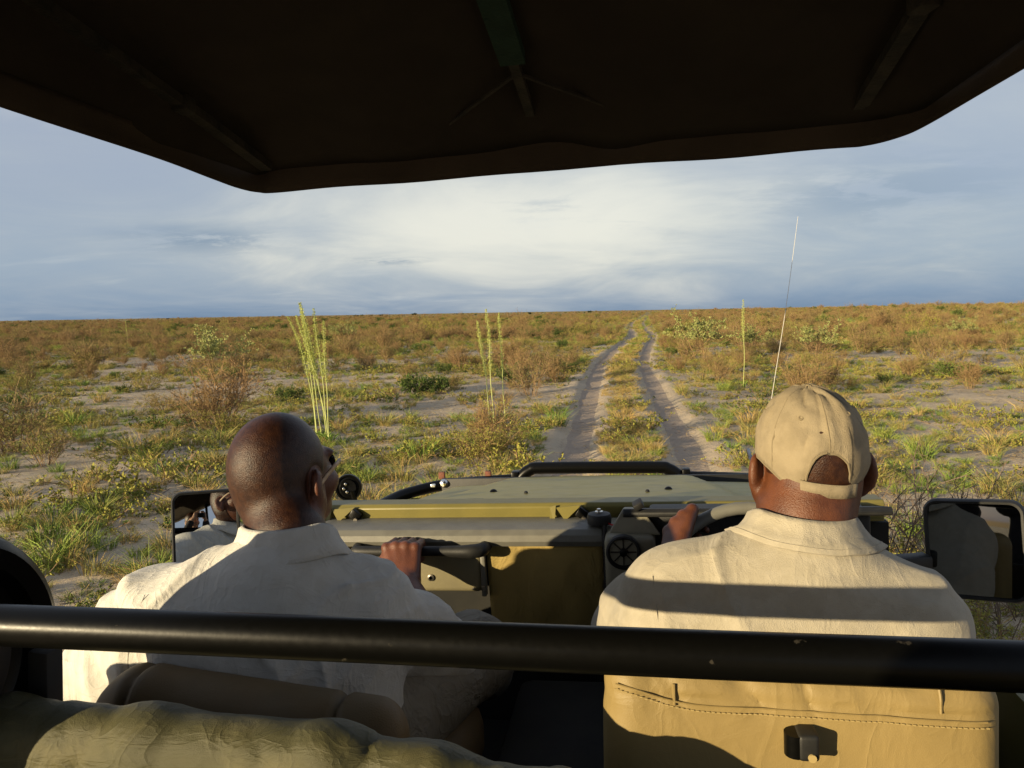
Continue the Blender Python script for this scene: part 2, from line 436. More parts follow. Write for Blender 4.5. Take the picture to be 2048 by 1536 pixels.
mat('steel', (.35, .33, .29), .35, (.22, .19, .15), 40, metal=.9)
mat('rust', (.20, .07, .035), .8, (.13, .05, .03), 60, .3, 200)
mat('mirror glass', (.55, .57, .57), .015, None, metal=1.0)
mat('mirror shaded', (.20, .205, .20), .02, None, metal=1.0)  # darker copy for the right mirror: shade of the reflection put into the colour
mat('red wire', (.45, .02, .02), .5)
mat('white whip', (.55, .53, .48), .5)
mat('floor dark', (.008, .008, .007), .9, (.014, .013, .010), 14)
mat('sidewall dust', (.05, .035, .022), .75, (.02, .017, .013), 9)
mat('stitch', (.36, .27, .11), .8)
mat('stitch dark', (.08, .06, .02), .8)
mat('lens', (.8, .8, .75), .12, None, metal=.6)
M = MATS

car = D.objects.new('safari_vehicle', None); COL.objects.link(car); car.matrix_world = VEH; ORG[car.name] = np.zeros(3)
tag(car, 'olive open safari vehicle with canvas roof, driving along the sandy track', 'vehicle')

# roof canvas: horizontal side edges, three ribs that climb to the rear
Y0, Y1 = -2.4, 1.90
def roof_z(x, y):
    xe = [-.775, -.725, -.40, -.06, .30, .66, .775]
    hy = min(Y1-y, 2.0)
    zr = 2.285+hy*.19
    sag = .035*hy+.02
    zs = [2.238, zr, zr-sag, zr+.02, zr-sag, zr, 2.238]
    z = float(np.interp(x, xe, zs))
    e = float(sstep(1.70, Y1, y))
    zf = 2.250+.016*math.exp(-((x+.06)/.16)**2)-.022*math.exp(-((x-.13)/.09)**2)+.006*math.sin(x*9)
    return z*(1-e)+min(z, zf)*e
us = np.linspace(-.775, .775, 61); vs = np.linspace(Y0, Y1, 56)
G = np.zeros((len(us), len(vs), 3))
for i, x in enumerate(us):
    for j, y in enumerate(vs):
        G[i, j] = (x, y, roof_z(x, y)+.006*float(vnoise(x*7, y*5, 0, 40)))
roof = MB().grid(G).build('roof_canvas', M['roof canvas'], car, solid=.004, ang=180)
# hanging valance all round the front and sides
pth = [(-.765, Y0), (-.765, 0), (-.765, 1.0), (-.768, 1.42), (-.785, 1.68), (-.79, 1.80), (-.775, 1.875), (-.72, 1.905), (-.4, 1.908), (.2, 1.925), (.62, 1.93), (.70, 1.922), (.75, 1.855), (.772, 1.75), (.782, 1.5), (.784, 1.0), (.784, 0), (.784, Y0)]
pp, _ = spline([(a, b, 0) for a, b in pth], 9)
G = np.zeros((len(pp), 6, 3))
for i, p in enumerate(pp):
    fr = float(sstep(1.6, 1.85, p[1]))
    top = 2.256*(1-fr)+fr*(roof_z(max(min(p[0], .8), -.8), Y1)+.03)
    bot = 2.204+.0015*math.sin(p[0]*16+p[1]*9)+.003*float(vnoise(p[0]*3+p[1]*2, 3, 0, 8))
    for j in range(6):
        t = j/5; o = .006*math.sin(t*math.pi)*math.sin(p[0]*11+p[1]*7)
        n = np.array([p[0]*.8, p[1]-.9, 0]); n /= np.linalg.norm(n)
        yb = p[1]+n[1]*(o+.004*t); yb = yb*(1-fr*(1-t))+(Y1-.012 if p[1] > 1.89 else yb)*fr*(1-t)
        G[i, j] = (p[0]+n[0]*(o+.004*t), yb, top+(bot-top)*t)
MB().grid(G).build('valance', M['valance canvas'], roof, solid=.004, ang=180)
hem = MB().tube([g for g in G[:, 5]], .0026, 6); hem.build('hem', M['valance canvas'], roof)
def rib(x, name, m, wd, th, ya, yb, drop=.012):
    b = MB(); n = 16
    Gt = []
    for i in range(n+1):
        y = ya+(yb-ya)*i/n; z = roof_z(x, min(y, 1.72))-drop-(.19*max(0, y-1.72)); Gt.append((y, z))
    for (y0, z0), (y1, z1) in zip(Gt[:-1], Gt[1:]):
        P = [(x-wd/2, y0, z0-th), (x+wd/2, y0, z0-th), (x+wd/2, y0, z0), (x-wd/2, y0, z0)]
        b.prism(P, (0, y1-y0, z1-z0))
    return b.build(name, m, car)
rib(-.735, 'roof_rib', M['rib steel'], .030, .02, Y0, 1.85)
rib(.665, 'roof_rib', M['rib steel'], .030, .02, Y0, 1.83)
r0 = rib(-.055, 'roof_rib', M['rib steel'], .020, .018, Y0, 1.86, .006)
rib(-.055, 'rib_sleeve', M['rib green'], .05, .026, Y0, 1.55, .003)
for x, y in ((-.735, 1.50), (.665, 1.45)):         # tape and ties round the ribs
    MB().box((x, y, roof_z(x, y)-.02), (.040, .05, .034), (0, 0, .2), .008).build('rib_tie', M['rib steel'], car)
for xa in (-.36, .26):
    MB().tube([(-.055, 1.60, roof_z(-.055, 1.6)-.02), ((xa-.055)/2, 1.74, roof_z((xa-.055)/2, 1.72)-.012), (xa, 1.865, 2.262)], .0045, 6, 4).build('roof_strap', M['rib steel'], car)
# posts at the rear
for x in (-.76, .76):
    MB().tube([(x, -.80, .75), (x, -.80, 2.25)], .022, 12).build('roof_post', M['black metal'], car)

# cross bar behind the front seats
MB().tube([(-.655, .73, 1.537), (-.60, .73, 1.536), (-.3, .73, 1.530), (.2, .73, 1.519), (.72, .73, 1.508), (.84, .73, 1.49), (.89, .73, 1.40), (.89, .73, 1.1)], .0228, 24, 8).build('cross_bar', M['black metal'], car)
MB().box((-.635, .755, 1.36), (.055, .04, .34), (0, 0, .15), .006).build('bar_post', M['sidewall dust'], car)
MB().box((-.625, .86, 1.30), (.03, .03, .3), (0, .1, 0), .004).build('bar_post', M['sidewall dust'], car)
MB().box((.70, .79, 1.30), (.05, .04, .36), (0, 0, 0), .006).build('bar_post', M['black metal'], car)

# tub: floor, sills, firewall
MB().box((0, .75, .74), (1.72, 2.9, .03)).build('floor_pan', M['floor dark'], car, smooth=False)
for s in (-1, 1):
    MB().box((s*.86, .75, .90), (.035, 2.9, .40), None, .012).build('side_sill', M['olive'], car)
MB().box((0, 1.99, 1.0), (1.52, .03, .60)).build('firewall', M['floor dark'], car, smooth=False)
MB().box((.0, 1.25, .88), (.26, .9, .28), None, .03).build('seat_box', M['floor dark'], car)
MB().box((0, .70, 1.0), (1.66, .05, .50), None, .01).build('bulkhead_panel', M['floor dark'], car)

# cowl rail with the windscreen hinges folded away
b = MB().prism([(-.745, 1.955, 1.308), (-.745, 1.952, 1.352), (-.745, 1.962, 1.361), (-.745, 2.03, 1.358), (-.745, 2.03, 1.308)], (1.49, 0, 0))
cowl = b.build('cowl_rail', M['olive'], car, bev=.003)
MB().tube([(-.74, 1.951, 1.3145), (.74, 1.951, 1.3145)], .0016, 6).build('weld_seam', M['olive'], cowl)
for px, yb in ((690, 1012), (1140, 1014)):
    p = at(px, yb, 1.95); x = p[0]
    br = MB().prism([(x-.036, 1.949, 1.352), (x+.03, 1.949, 1.358), (x-.012, 1.930, 1.322)], (0, -.004, 0)).build('hinge_bracket', M['olive'], car, smooth=False)
    MB().prism([(x-.052, 1.949, 1.354), (x-.036, 1.949, 1.358), (x-.040, 1.93, 1.312), (x-.052, 1.93, 1.312)], (0, -.004, 0)).build('hinge_tab', M['olive'], br, smooth=False)
    MB().box((x+.032, 1.942, 1.337), (.03, .02, .026), (0, .6, 0), .003).build('hinge_pivot', M['black metal'], br)
    MB().lathe([(.006, 0), (.006, .01)], Matrix.Translation((x+.036, 1.934, 1.327)) @ Matrix.Rotation(R(90), 4, 'X'), 8).build('hinge_bolt', M['steel'], br)

# bonnet with raised centre panel and rolled edges
def bonnet_z(x, y):
    t = (y-2.03)/(3.02-2.03)
    z = 1.345-.118*t-.02*t*t
    hw = .43-.10*t
    z -= .024*float(sstep(hw, hw+.075, abs(x)))+.055*float(sstep(.56, .70, abs(x)))+.012*(x/.6)**2
    z -= .05*float(sstep(.93, 1.0, t))**2
    return z
us = np.linspace(-.70, .70, 85); vs = np.concatenate([np.linspace(2.03, 2.9, 26), np.linspace(2.92, 3.02, 10)])
G = np.array([[(x, y, bonnet_z(x, y)) for y in vs] for x in us])
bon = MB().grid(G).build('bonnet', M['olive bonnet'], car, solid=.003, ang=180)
for px in (987, 1337):
    p = at(px, 983, 2.33); z = bonnet_z(p[0], 2.33)
    MB().lathe([(.012, 0), (.012, .003), (.008, .008), (.003, .010)], Matrix.Translation((p[0], 2.33, z)), 14).build('bonnet_bolt', M['black metal'], bon)
for s in (-1, 1):
    G = []
    for x in [.70, .702]+list(np.linspace(.71, .82, 10)):
        row = []
        for y in np.linspace(2.0, 3.05, 24):
            t = (y-2.0)/1.05; z = (bonnet_z(.70, max(y, 2.03))-.006) if x < .701 else 1.195-.07*t-.03*float(sstep(.77, .82, x))-.06*float(sstep(.95, 1, t))
            row.append((s*x, y, z))
        for dzz in (.02, .2): row.append((s*x, 3.06, row[23][2]-dzz))
        G.append(row)
    G = G+[[(p[0], p[1], p[2]-.25) for p in G[-1]]]
    wing = MB().grid(G).build('front_wing', M['olive'], car, solid=.003)
MB().box((0, 3.035, 1.08), (1.3, .02, .24), None, .004).build('grille_panel', M['black plastic'], car)
for k in range(24):
    MB().box((-.36+.72*k/23, 3.05, 1.168), (.018, .014, .02), (0, .5, 0), .002).build('grille_slat', M['rust'], car)

MB().tube([(-.69, 2.03, bonnet_z(-.69, 2.03)+.002), (-.5, 2.03, bonnet_z(-.5, 2.03)+.002), (-.4, 2.03, bonnet_z(-.4, 2.03)+.002), (.4, 2.03, bonnet_z(.4, 2.03)+.002), (.5, 2.03, bonnet_z(.5, 2.03)+.002), (.69, 2.03, bonnet_z(.69, 2.03)+.002)], .005, 8, 4).build('bonnet_seal', M['black rubber'], bon)
for s in (-1, 1):
    MB().tube([(s*.70, y, bonnet_z(.70, y)+.001) for y in np.linspace(2.04, 3.0, 20)], .004, 6).build('bonnet_edge_gap', M['black rubber'], bon)
    MB().box((s*.30, 2.075, bonnet_z(.3, 2.075)+.004), (.05, .03, .008), None, .003).build('bonnet_hinge', M['olive'], bon)
    MB().lathe([(.006, 0), (.006, .006), (.003, .009)], Matrix.Translation((s*.18, 2.25, bonnet_z(.18, 2.25))), 10).build('washer_jet', M['black plastic'], bon)
    for y in (2.12, 2.45, 2.8):
        MB().lathe([(.007, 0), (.006, .003), (.002, .004)], Matrix.Translation((s*.75, y, 1.195-.07*(y-2.0)/1.05+.001)), 10).build('wing_rivet', M['steel'], car)
for k in range(9):
    MB().lathe([(.0045, 0), (.004, .002), (.001, .003)], Matrix.Translation((-.70+.165*k, 1.953, 1.321)) @ Matrix.Rotation(R(90), 4, 'X'), 8).build('rail_rivet', M['steel'], cowl)
# bull bar
bb = MB().tube([(-.34, 3.10, 1.00), (-.34, 3.10, 1.12), (-.335, 3.1, 1.175), (-.29, 3.10, 1.216), (-.22, 3.1, 1.223), (.20, 3.10, 1.218), (.27, 3.1, 1.209), (.318, 3.10, 1.168), (.325, 3.1, 1.11), (.325, 3.10, 1.0)], .025, 16, 6).build('bull_bar', M['black metal'], car)
for s, x in ((-1, -.352), (1, .338)):
    MB().box((x, 3.10, 1.185), (.032, .05, .055), None, .006).build('bar_bracket', M['black metal'], bb)
    MB().tube([(x+s*.01, 3.12, 1.172), (s*.62, 3.12, 1.158), (s*.74, 3.06, 1.15), (s*.83, 2.93, 1.14), (s*.875, 2.72, 1.11), (s*.88, 2.5, 1.0)], .024, 14, 6).build('side_bar', M['black metal'], bb)
for px in (882, 975):
    p = at(px, 941, 3.12); MB().box((p[0], 3.13, 1.19+.003), (.026, .02, .03), None, .003).build('lamp_bracket', M['rust'], bb)
p = at(885, 965, 3.0)
MB().lathe([(.0, 0), (.016, .003), (.018, .02), (.012, .03), (.0, .034)], Matrix.Translation((p[0], 3.04, p[2]-.012)) @ Matrix.Rotation(R(80), 4, 'X'), 20).build('side_lamp', M['chrome'], car)
MB().box((p[0]-.04, 3.0, p[2]-.012), (.02, .02, .012), None, .004).build('side_lamp', M['lens'], car)
p = at(740, 1000, 2.9)
# round lamp on the left wing, seen from behind
p = at(697, 975, 2.35); Mx = Matrix.Translation(Vector(p)) @ Matrix.Rotation(R(14), 4, 'Z') @ Matrix.Rotation(R(82), 4, 'X')
lamp = MB().lathe([(.0, .008), (.025, .010), (.028, .004), (.034, .003), (.037, .008), (.042, .008), (.044, .0), (.043, -.012), (.03, -.022), (0, -.026)], Mx, 36).build('wing_lamp', M['black metal'], car)
for a in (120, 190, 255):
    MB().lathe([(.0045, 0), (.0045, .004), (.002, .005)], Mx @ Matrix.Translation((.014*math.cos(R(a)), .014*math.sin(R(a)), .0095)), 8).build('lamp_bolt', M['chrome'], lamp)
MB().tube([(p[0]+.014, p[1]-.006, p[2]-.01), (p[0]+.02, p[1], p[2]-.05), (p[0]+.03, p[1]+.02, 1.17)], .009, 8, 4).build('lamp_stem', M['black metal'], lamp)
# whip antenna
a0 = at(1545, 785, 2.95); a1 = at(1595, 440, 2.95); dv = (a1-a0); base_ = a0-dv*.5
ant = MB().tube([base_, a0, (a0+a1)/2+np.array([.004, 0, 0]), a1+dv*.02], [.0016, .0012, .001, .0007], 6, 5).build('antenna', M['white whip'], car)
MB().lathe([(.018, 0), (.018, .02), (.006, .05), (.004, .07)], Matrix.Translation(Vector(base_)), 12).build('antenna_base', M['black plastic'], ant)

# dashboard
prof = [(1.955, 1.3005), (1.955, 1.325), (1.875, 1.329), (1.835, 1.325), (1.822, 1.314), (1.819, 1.300), (1.826, 1.287), (1.842, 1.282), (1.955, 1.282)]
xs_ = [-.69, -.672, -.655]+[.055, .066, .07]
G = [[(x, y+(.02 if i in (0, 5) else 0), z-(.006 if i in (0, 5) else 0)) for y, z in prof] for i, x in enumerate(xs_)]
tray = MB().grid(G).add([], []).build('dash_tray', M['dash plastic'], car, solid=.002, bev=.003)
pnl = MB().box((-.404, 1.852, 1.226), (.338, .05, .118), None, .014, 3).build('glove_panel', M['panel plastic'], car)
for sx_, sz_ in ((-.55, 1.275), (-.55, 1.178), (-.258, 1.275), (-.258, 1.178)):
    MB().lathe([(.004, 0), (.0035, .0015), (.001, .002)], Matrix.Translation((sx_, 1.8272, sz_)) @ Matrix.Rotation(R(90), 4, 'X'), 8).build('panel_screw', M['steel'], pnl)
MB().lathe([(.0085, 0), (.0085, .004), (.005, .005), (.005, 0)], Matrix.Translation((at(862, 1155, 1.826)[0], 1.827, at(862, 1155, 1.826)[2])) @ Matrix.Rotation(R(90), 4, 'X'), 16).build('glove_lock', M['steel'], pnl)
MB().box((-.232, 1.836, 1.22), (.012, .022, .125), None, .003).build('hinge_strip', M['dash plastic'], pnl)
MB().box((-.232, 1.822, 1.182), (.010, .008, .014), None, .002).build('hinge_screw', M['steel'], pnl)
MB().box((-.635, 1.86, 1.235), (.10, .05, .10), None, .012, 3).build('side_panel', M['panel plastic'], car)
h0 = at(705, 1098, 1.785); h1 = at(965, 1108, 1.785)
hz = h0[2]-.006
gr = MB().tube([(h0[0], 1.835, hz), (h0[0]+.006, 1.80, hz), (h0[0]+.03, 1.785, hz), (h1[0]-.10, 1.785, hz), (h1[0]-.03, 1.785, hz), (h1[0]-.004, 1.80, hz), (h1[0], 1.835, hz)], [.012, .013, .013, .013, .017, .017, .015], 14, 6).build('grab_handle', M['black plastic'], car)
# canvas hung between glove panel and instrument binnacle
G = []
for i in range(25):
    x = -.222+.287*i/24; row = []
    for j in range(20):
        z = 1.288-.27*j/19
        row.append((x, 1.838+.030*(j/19)-.010*math.sin(i/24*math.pi)*math.sin(j/19*math.pi)+.004*float(vnoise(x*30, z*14, 0, 12))+.004*math.sin(x*26+z*9), z))
    G.append(row)
MB().grid(G).build('dash_canvas', M['panel canvas'], car, solid=.003, ang=180)
# instrument binnacle
bn = MB().box((.133, 1.855, 1.235), (.118, .19, .185), None, .016, 3).build('binnacle', M['binnacle plastic'], car)
MB().prism([(.082, 1.80, 1.325), (.118, 1.81, 1.381), (.165, 1.81, 1.381), (.205, 1.785, 1.325)], (0, .14, -.03)).build('binnacle_cheek', M['binnacle plastic'], bn, bev=.004, smooth=False)
MB().prism([(.118, 1.80, 1.374), (.118, 1.81, 1.382), (.118, 1.955, 1.347), (.118, 1.955, 1.335), (.118, 1.80, 1.364)], (.60, 0, 0)).build('binnacle_hood', M['black plastic'], bn, bev=.003)
MB().box((.43, 1.88, 1.29), (.50, .10, .15), None, .01).build('instrument_panel', M['black plastic'], bn)
vm_ = Matrix.Translation((.118, 1.758, 1.293)) @ Matrix.Rotation(R(90), 4, 'X')
vent = MB().lathe([(.040, -.012), (.040, .006), (.036, .008), (.034, .002), (.030, -.006), (.0, -.008)], vm_, 36).build('air_vent', M['black plastic'], bn)
MB().lathe([(.009, -.006), (.009, .006), (.006, .008)], vm_, 16).build('vent_hub', M['black metal'], vent)
for k in range(8):
    MB().box((0, 0, 0), (.022, .0025, .004)).build('vent_vane', M['black rubber'], vent).matrix_local = vm_ @ Matrix.Rotation(R(45*k), 4, 'Z') @ Matrix.Translation((.019, 0, -.001))
# rotating beacon socket with coil cable and red wire
p = at(1198, 1040, 1.85); bm_ = Matrix.Translation((p[0], 1.86, 1.331))
puck = MB().lathe([(.022, 0), (.029, .003), (.0305, .018), (.027, .027), (.012, .030)], bm_, 28).build('aerial_puck', M['black plastic'], car)
MB().lathe([(.010, .029), (.010, .033), (.005, .034), (.005, .039), (.002, .040)], bm_, 14).build('puck_nut', M['chrome'], puck)
MB().tube([(p[0]+.012, 1.838, 1.337), (p[0]+.014, 1.825, 1.325), (p[0]+.012, 1.812, 1.30), (p[0]+.014, 1.81, 1.26), (p[0]+.01, 1.815, 1.18), (p[0]-.002, 1.82, 1.10)], .0045, 8, 6).build('cable', M['black rubber'], puck)
co = [(p[0]+.018+.006*math.cos(q*.9), 1.80+.006*math.sin(q*.9), 1.315-.135*q/110) for q in range(111)]
MB().tube(co, .0018, 5).build('coil_cord', M['black rubber'], car)
MB().tube([(p[0]+.022, 1.845, 1.338), (p[0]+.035, 1.835, 1.336), (p[0]+.05, 1.84, 1.341), (p[0]+.06, 1.85, 1.348)], .0022, 6, 5).build('wire', M['red wire'], car)
MB().box((.155, 1.81, 1.392), (.024, .03, .016), (.2, -.5, 0), .003).build('switch_block', M['black plastic'], bn)

# steering wheel
WC = np.array([.40, 1.66, 1.215]); WT = R(28)
def wheel_pt(a, r=.205): return WC+np.array([r*math.sin(a), r*math.cos(a)*math.sin(WT), r*math.cos(a)*math.cos(WT)])
sw = MB().tube([wheel_pt(2*math.pi*k/48) for k in range(48)], .0145, 12, closed=True).build('steering_wheel', M['dash plastic'], car)
MB().lathe([(.06, 0), (.055, .015), (.0, .02)], Matrix.Translation(Vector(WC)) @ Matrix.Rotation(R(90)-WT+R(0), 4, 'X'), 20).build('wheel_hub', M['black plastic'], sw)
for a in (90, 180, 270):
    MB().tube([WC, wheel_pt(R(a), .2)], [.016, .012], 8).build('wheel_spoke', M['black plastic'], sw)
MB().tube([WC, WC+np.array([0, .30, -.16])], .03, 12).build('steering_column', M['black plastic'], sw)

# door mirrors: housing with convex glass
def mirror(name, ctr, nrm, w_, h_, roll, rad, arm, gm):
    n = Vector(nrm).normalized(); up = Vector((0, 0, 1)); r = up.cross(n).normalized(); u = n.cross(r)
    Mx = Matrix((r, u, n)).transposed().to_4x4(); Mx.translation = Vector([float(q) for q in ctr]); Mx = Mx @ Matrix.Rotation(roll, 4, 'Z')
    def rr(w2, h2, c, z, k=6):
        o = []
        for sx, sy, a0 in ((1, 1, 0), (-1, 1, 90), (-1, -1, 180), (1, -1, 270)):
            for q in range(k+1):
                a = R(a0+90*q/k); o.append((sx*(w2-c)+c*math.cos(a), sy*(h2-c)+c*math.sin(a), z))
        return o
    rings = [rr(w_/2-.004, h_/2-.004, .018, -.001), rr(w_/2-.003, h_/2-.003, .020, .004), rr(w_/2+.001, h_/2+.001, .022, .005), rr(w_/2+.004, h_/2+.004, .024, 0), rr(w_/2+.004, h_/2+.004, .024, -.02), rr(w_/2-.012, h_/2-.014, .02, -.045), rr(w_/2-.05, h_/2-.06, .01, -.052)]
    G = np.array([[(Mx @ Vector(p))[:] for p in q]+[(Mx @ Vector(q[0]))[:]] for q in rings])
    hs = MB().grid(G).build(name, M['black plastic'], car)
    GG = []
    for i in range(17):
        row = []
        for j in range(21):
            a = -1+2*i/16; b = -1+2*j/20
            f = 1-.06*max(0, abs(a)+abs(b)-1.55)/.45
            x = a*(w_/2-.003)*f; y = b*(h_/2-.003)*f
            row.append((Mx @ Vector((x, y, .0015-(x*x+y*y)/(2*rad))))[:])
        GG.append(row)
    MB().grid(np.array(GG)).build('mirror_glass', M[gm], hs, ang=180)
    MB().box(arm[0], arm[1], arm[2], .006).build('mirror_arm', M['black plastic'], hs)
lm = at(413, 1065, 1.72)
q = at(398, 1040, 1.72); nl = CAM-q
mirror('door_mirror', lm, (nl[0]+.0, nl[1], nl[2]-.085), .150, .20, R(-3.0), 1.3, ((lm[0]+.10, lm[1]+.05, lm[2]-.08), (.16, .03, .03), (0, .2, -.4)), 'mirror glass')
rm = at(1950, 1100, 1.55)
mirror('door_mirror', rm, (-.43, -.88, .10), .160, .182, R(4), 2.0, ((rm[0]-.125, rm[1]+.005, rm[2]-.03), (.10, .035, .035), (0, 0, .25)), 'mirror shaded')

# front seats
def rbox(fd, c, half, r, M3=None, k=.02):
    c = np.array(c, float); h = np.array(half, float); m = np.linalg.norm(h)+.03
    sl, X = fd._sl(c-m, c+m); P = [X[i]-c[i] for i in range(3)]
    if M3 is not None: P = [sum(M3[j][i]*P[j] for j in range(3)) for i in range(3)]
    qd = [np.abs(P[i])-(h[i]-r) for i in range(3)]
    d = np.sqrt(sum(np.maximum(a, 0)**2 for a in qd))+np.minimum(np.maximum(np.maximum(qd[0], qd[1]), qd[2]), 0)-r
    fd._mix(sl, d, k, 'add')
def rx(a): c, s = math.cos(a), math.sin(a); return np.array([[1, 0, 0], [0, c, -s], [0, s, c]])
def rz(a): c, s = math.cos(a), math.sin(a); return np.array([[c, -s, 0], [s, c, 0], [0, 0, 1]])
def ry(a): c, s = math.cos(a), math.sin(a); return np.array([[c, 0, s], [0, 1, 0], [-s, 0, c]])
fd = Field((.04, .82, .95), (.72, 1.16, 1.48), .006)
M3 = ry(.035) @ rx(-.06)
rbox(fd, (.345, 1.005, 1.19), (.243, .058, .205), .045, M3)
fd.disp(lambda x, y, z: .006*(1-np.abs(vnoise(x*20+z*9, y*10, z*6, 4)))**6*sstep(1.31, 1.37, z)+.003*vnoise(x*6, y*6, z*6, 5)+.006*np.exp(-((z-(1.352-.035*(x-.345)))/.004)**2)*(y < .98)*.5)
V, Q = fd.mesh(); dseat = quads_obj('seat_backrest', V, Q, M['seat vinyl'], car)
def back_y(x, z):                                   # rear face of the driver's seat
    d = V[(np.abs(V[:, 0]-x) < .01) & (np.abs(V[:, 2]-z) < .01)]; return d[:, 1].min()
pts = []
for i in range(23):
    x = .125+.44*i/22; z = 1.345-.03*(x-.345)+.02*math.exp(-((x-.12)/.06)**2); pts.append((x, back_y(x, z)-.0005, z))
MB().tube(pts, .0013, 6).build('seam_piping', M['seat vinyl'], dseat)
for i in range(70):
    t = i/69*(len(pts)-1); a = int(min(t, len(pts)-2)); p = np.array(pts[a])*(1-(t-a))+np.array(pts[a+1])*(t-a)
    if i == 0: st = MB().box((0, 0, 0), (.0036, .0012, .0012)).build('stitch', M['stitch'], dseat, smooth=False); sme = st.data; st.location = (p[0], p[1]-.001, p[2]-.007)
    else:
        st = D.objects.new('stitch', sme); COL.objects.link(st); st.parent = dseat; st.location = (p[0], p[1]-.001, p[2]-.007)
for px in (1348, 1886):
    a = at(px, 1372, .95); x = a[0]; MB().tube([(x, back_y(x, z)-.0004, z) for z in np.linspace(1.375, 1.348, 6)], .002, 6).build('seam_piping', M['seat vinyl'], dseat)
p = at(1612, 1495, .93); by = back_y(p[0], p[2])
brk = MB().box((p[0]+.003, by-.014, p[2]), (.025, .032, .033), None, .005, 3).build('seat_bracket', M['black plastic'], dseat)
MB().lathe([(.014, 0), (.014, .028)], Matrix.Translation((p[0]-.010, by-.015, p[2]-.014)), 16).build('bracket_pin', M['black metal'], brk)
MB().lathe([(.005, 0), (.005, .003)], Matrix.Translation((p[0]+.006, by-.0295, p[2]-.010)) @ Matrix.Rotation(R(90), 4, 'X'), 12).build('bracket_hole', M['stitch'], brk)
MB().box((.36, 1.25, 1.0), (.46, .46, .14), None, .05, 3).build('seat_cushion', M['seat brown'], car)
MB().box((-.42, 1.28, 1.0), (.50, .48, .14), None, .05, 3).build('seat_cushion', M['seat brown'], car)
fd = Field((-.78, .88, .95), (.02, 1.22, 1.44), .007)
M3 = ry(.10) @ rx(-.1)
rbox(fd, (-.44, 1.03, 1.122), (.235, .05, .195), .048, M3)
fd.cone((-.635, 1.02, 1.275), (-.60, 1.02, 1.288), .042, .045, .03)
fd.cone((-.58, 1.02, 1.284), (-.22, 1.025, 1.243), .040, .040, .02)
fd.disp(lambda x, y, z: .004*vnoise(x*12, y*9, z*10, 6)+.012*np.exp(-((x+.285)/.005)**2)*(z > 1.2)+.010*np.exp(-((x+.60)/.005)**2)*(z > 1.25))
V2, Q2 = fd.mesh(); quads_obj('seat_backrest', V2, Q2, M['seat brown'], car)
# worn green canvas cover over the bench back behind the passenger
fd = Field((-1.0, .66, 1.05), (.30, .96, 1.48), .007)
tops = [(-.95, .80, 1.352), (-.63, .80, 1.362), (-.42, .80, 1.358), (-.20, .80, 1.345), (-.08, .80, 1.325), (.06, .80, 1.298), (.16, .80, 1.262)]
for a, b_ in zip(tops[:-1], tops[1:]):
    a = np.array(a); b_ = np.array(b_)
    for dzz, ra in ((0, .045), (-.07, .052), (-.14, .055)):
        fd.cone(a+[0, -.012*(dzz/-.07), dzz], b_+[0, -.012*(dzz/-.07), dzz], ra, ra, .03)
def crumple(x, y, z):
    c1 = 1-np.abs(vnoise(x*14-z*9+.4*vnoise(x*9, y*9, z*9, 15), y*5, z*3, 16)); c2 = 1-np.abs(vnoise(x*23+z*15, y*9, z*6, 17))
    return .004*c1**8+.003*c2**8+.002*vnoise(x*6, y*5, z*6, 18)
fd.disp(crumple)
V3, Q3 = fd.mesh(); cv = quads_obj('bench_cover', V3, Q3, M['green canvas'], car)
tag(cv, 'worn green canvas cover')
pts = []
for i in range(40):
    x = -.62+.70*i/39; z = float(np.interp(x, [t[0] for t in tops], [t[2] for t in tops]))-.062
    d = V3[(np.abs(V3[:, 0]-x) < .012) & (np.abs(V3[:, 2]-z) < .012)]; pts.append((x, d[:, 1].min()-.001, z))
MB().tube(pts, .0018, 5).build('cover_seam', M['stitch dark'], cv)

# round black drum case strapped to the post at the left
drum = empty('drum_case', (-.72, .79, 1.28), 'round black drum-shaped case on the post at the left edge', 'case')
DC = Matrix.Translation((-.665, .79, 1.45)) @ Matrix.Rotation(R(-90), 4, 'Y')
MB().lathe([(.10, .030), (.118, .022), (.128, .004), (.150, -.003), (.162, .004), (.170, .02), (.172, .06), (.170, .10), (.16, .116), (.10, .12)], DC, 64).build('drum_shell', M['black metal'], drum)
MB().lathe([(.0, .034), (.06, .032), (.10, .026), (.112, .030), (.112, .04)], DC, 48).build('drum_face', M['sidewall dust'], drum)
MB().tube([(DC @ Vector((.1735*math.cos(R(k*6)), .1735*math.sin(R(k*6)), .035)))[:] for k in range(60)], .0035, 6, closed=True).build('drum_strap', M['panel canvas'], drum)
MB().lathe([(.012, 0), (.012, .012), (.006, .016)], DC @ Matrix.Translation((-.10, -.06, .012)) @ Matrix.Rotation(R(180), 4, 'X'), 12).build('drum_catch', M['steel'], drum)
# ------------------------------------------------------------------ people
def skin(name, c, c2, rough=.42):
    return mat(name, c, rough, c2, 30, .8, 420, spec=.4, dist=.0014, rvar=.14, ndet=9, lo=.32, hi=.68)
skin('skin driver', (.125, .042, .016), (.075, .024, .010))
skin('skin passenger', (.13, .046, .024), (.095, .033, .018), .40)
skin('skin pale', (.55, .34, .24), (.5, .28, .2), .5)
mat('cropped hair', (.024, .0075, .0035), .40, (.050, .018, .007), 90, .7, 480, spec=.4, dist=.0016, lo=.3, hi=.72)
mat('shirt white', (.58, .565, .52), .9, (.54, .52, .47), 40, .4, 700, spec=.12, dist=.003, sheen=.15, wrinkle=.0014)
mat('shirt khaki', (.385, .345, .268), .9, (.35, .312, .238), 40, .5, 620, spec=.12, dist=.003, sheen=.15, wrinkle=.0009)
mat('cap cotton', (.295, .243, .162), .92, (.25, .205, .135), 30, .5, 700, spec=.12, dist=.003, wrinkle=.0005)
mat('cap seam', (.20, .16, .098), .9)
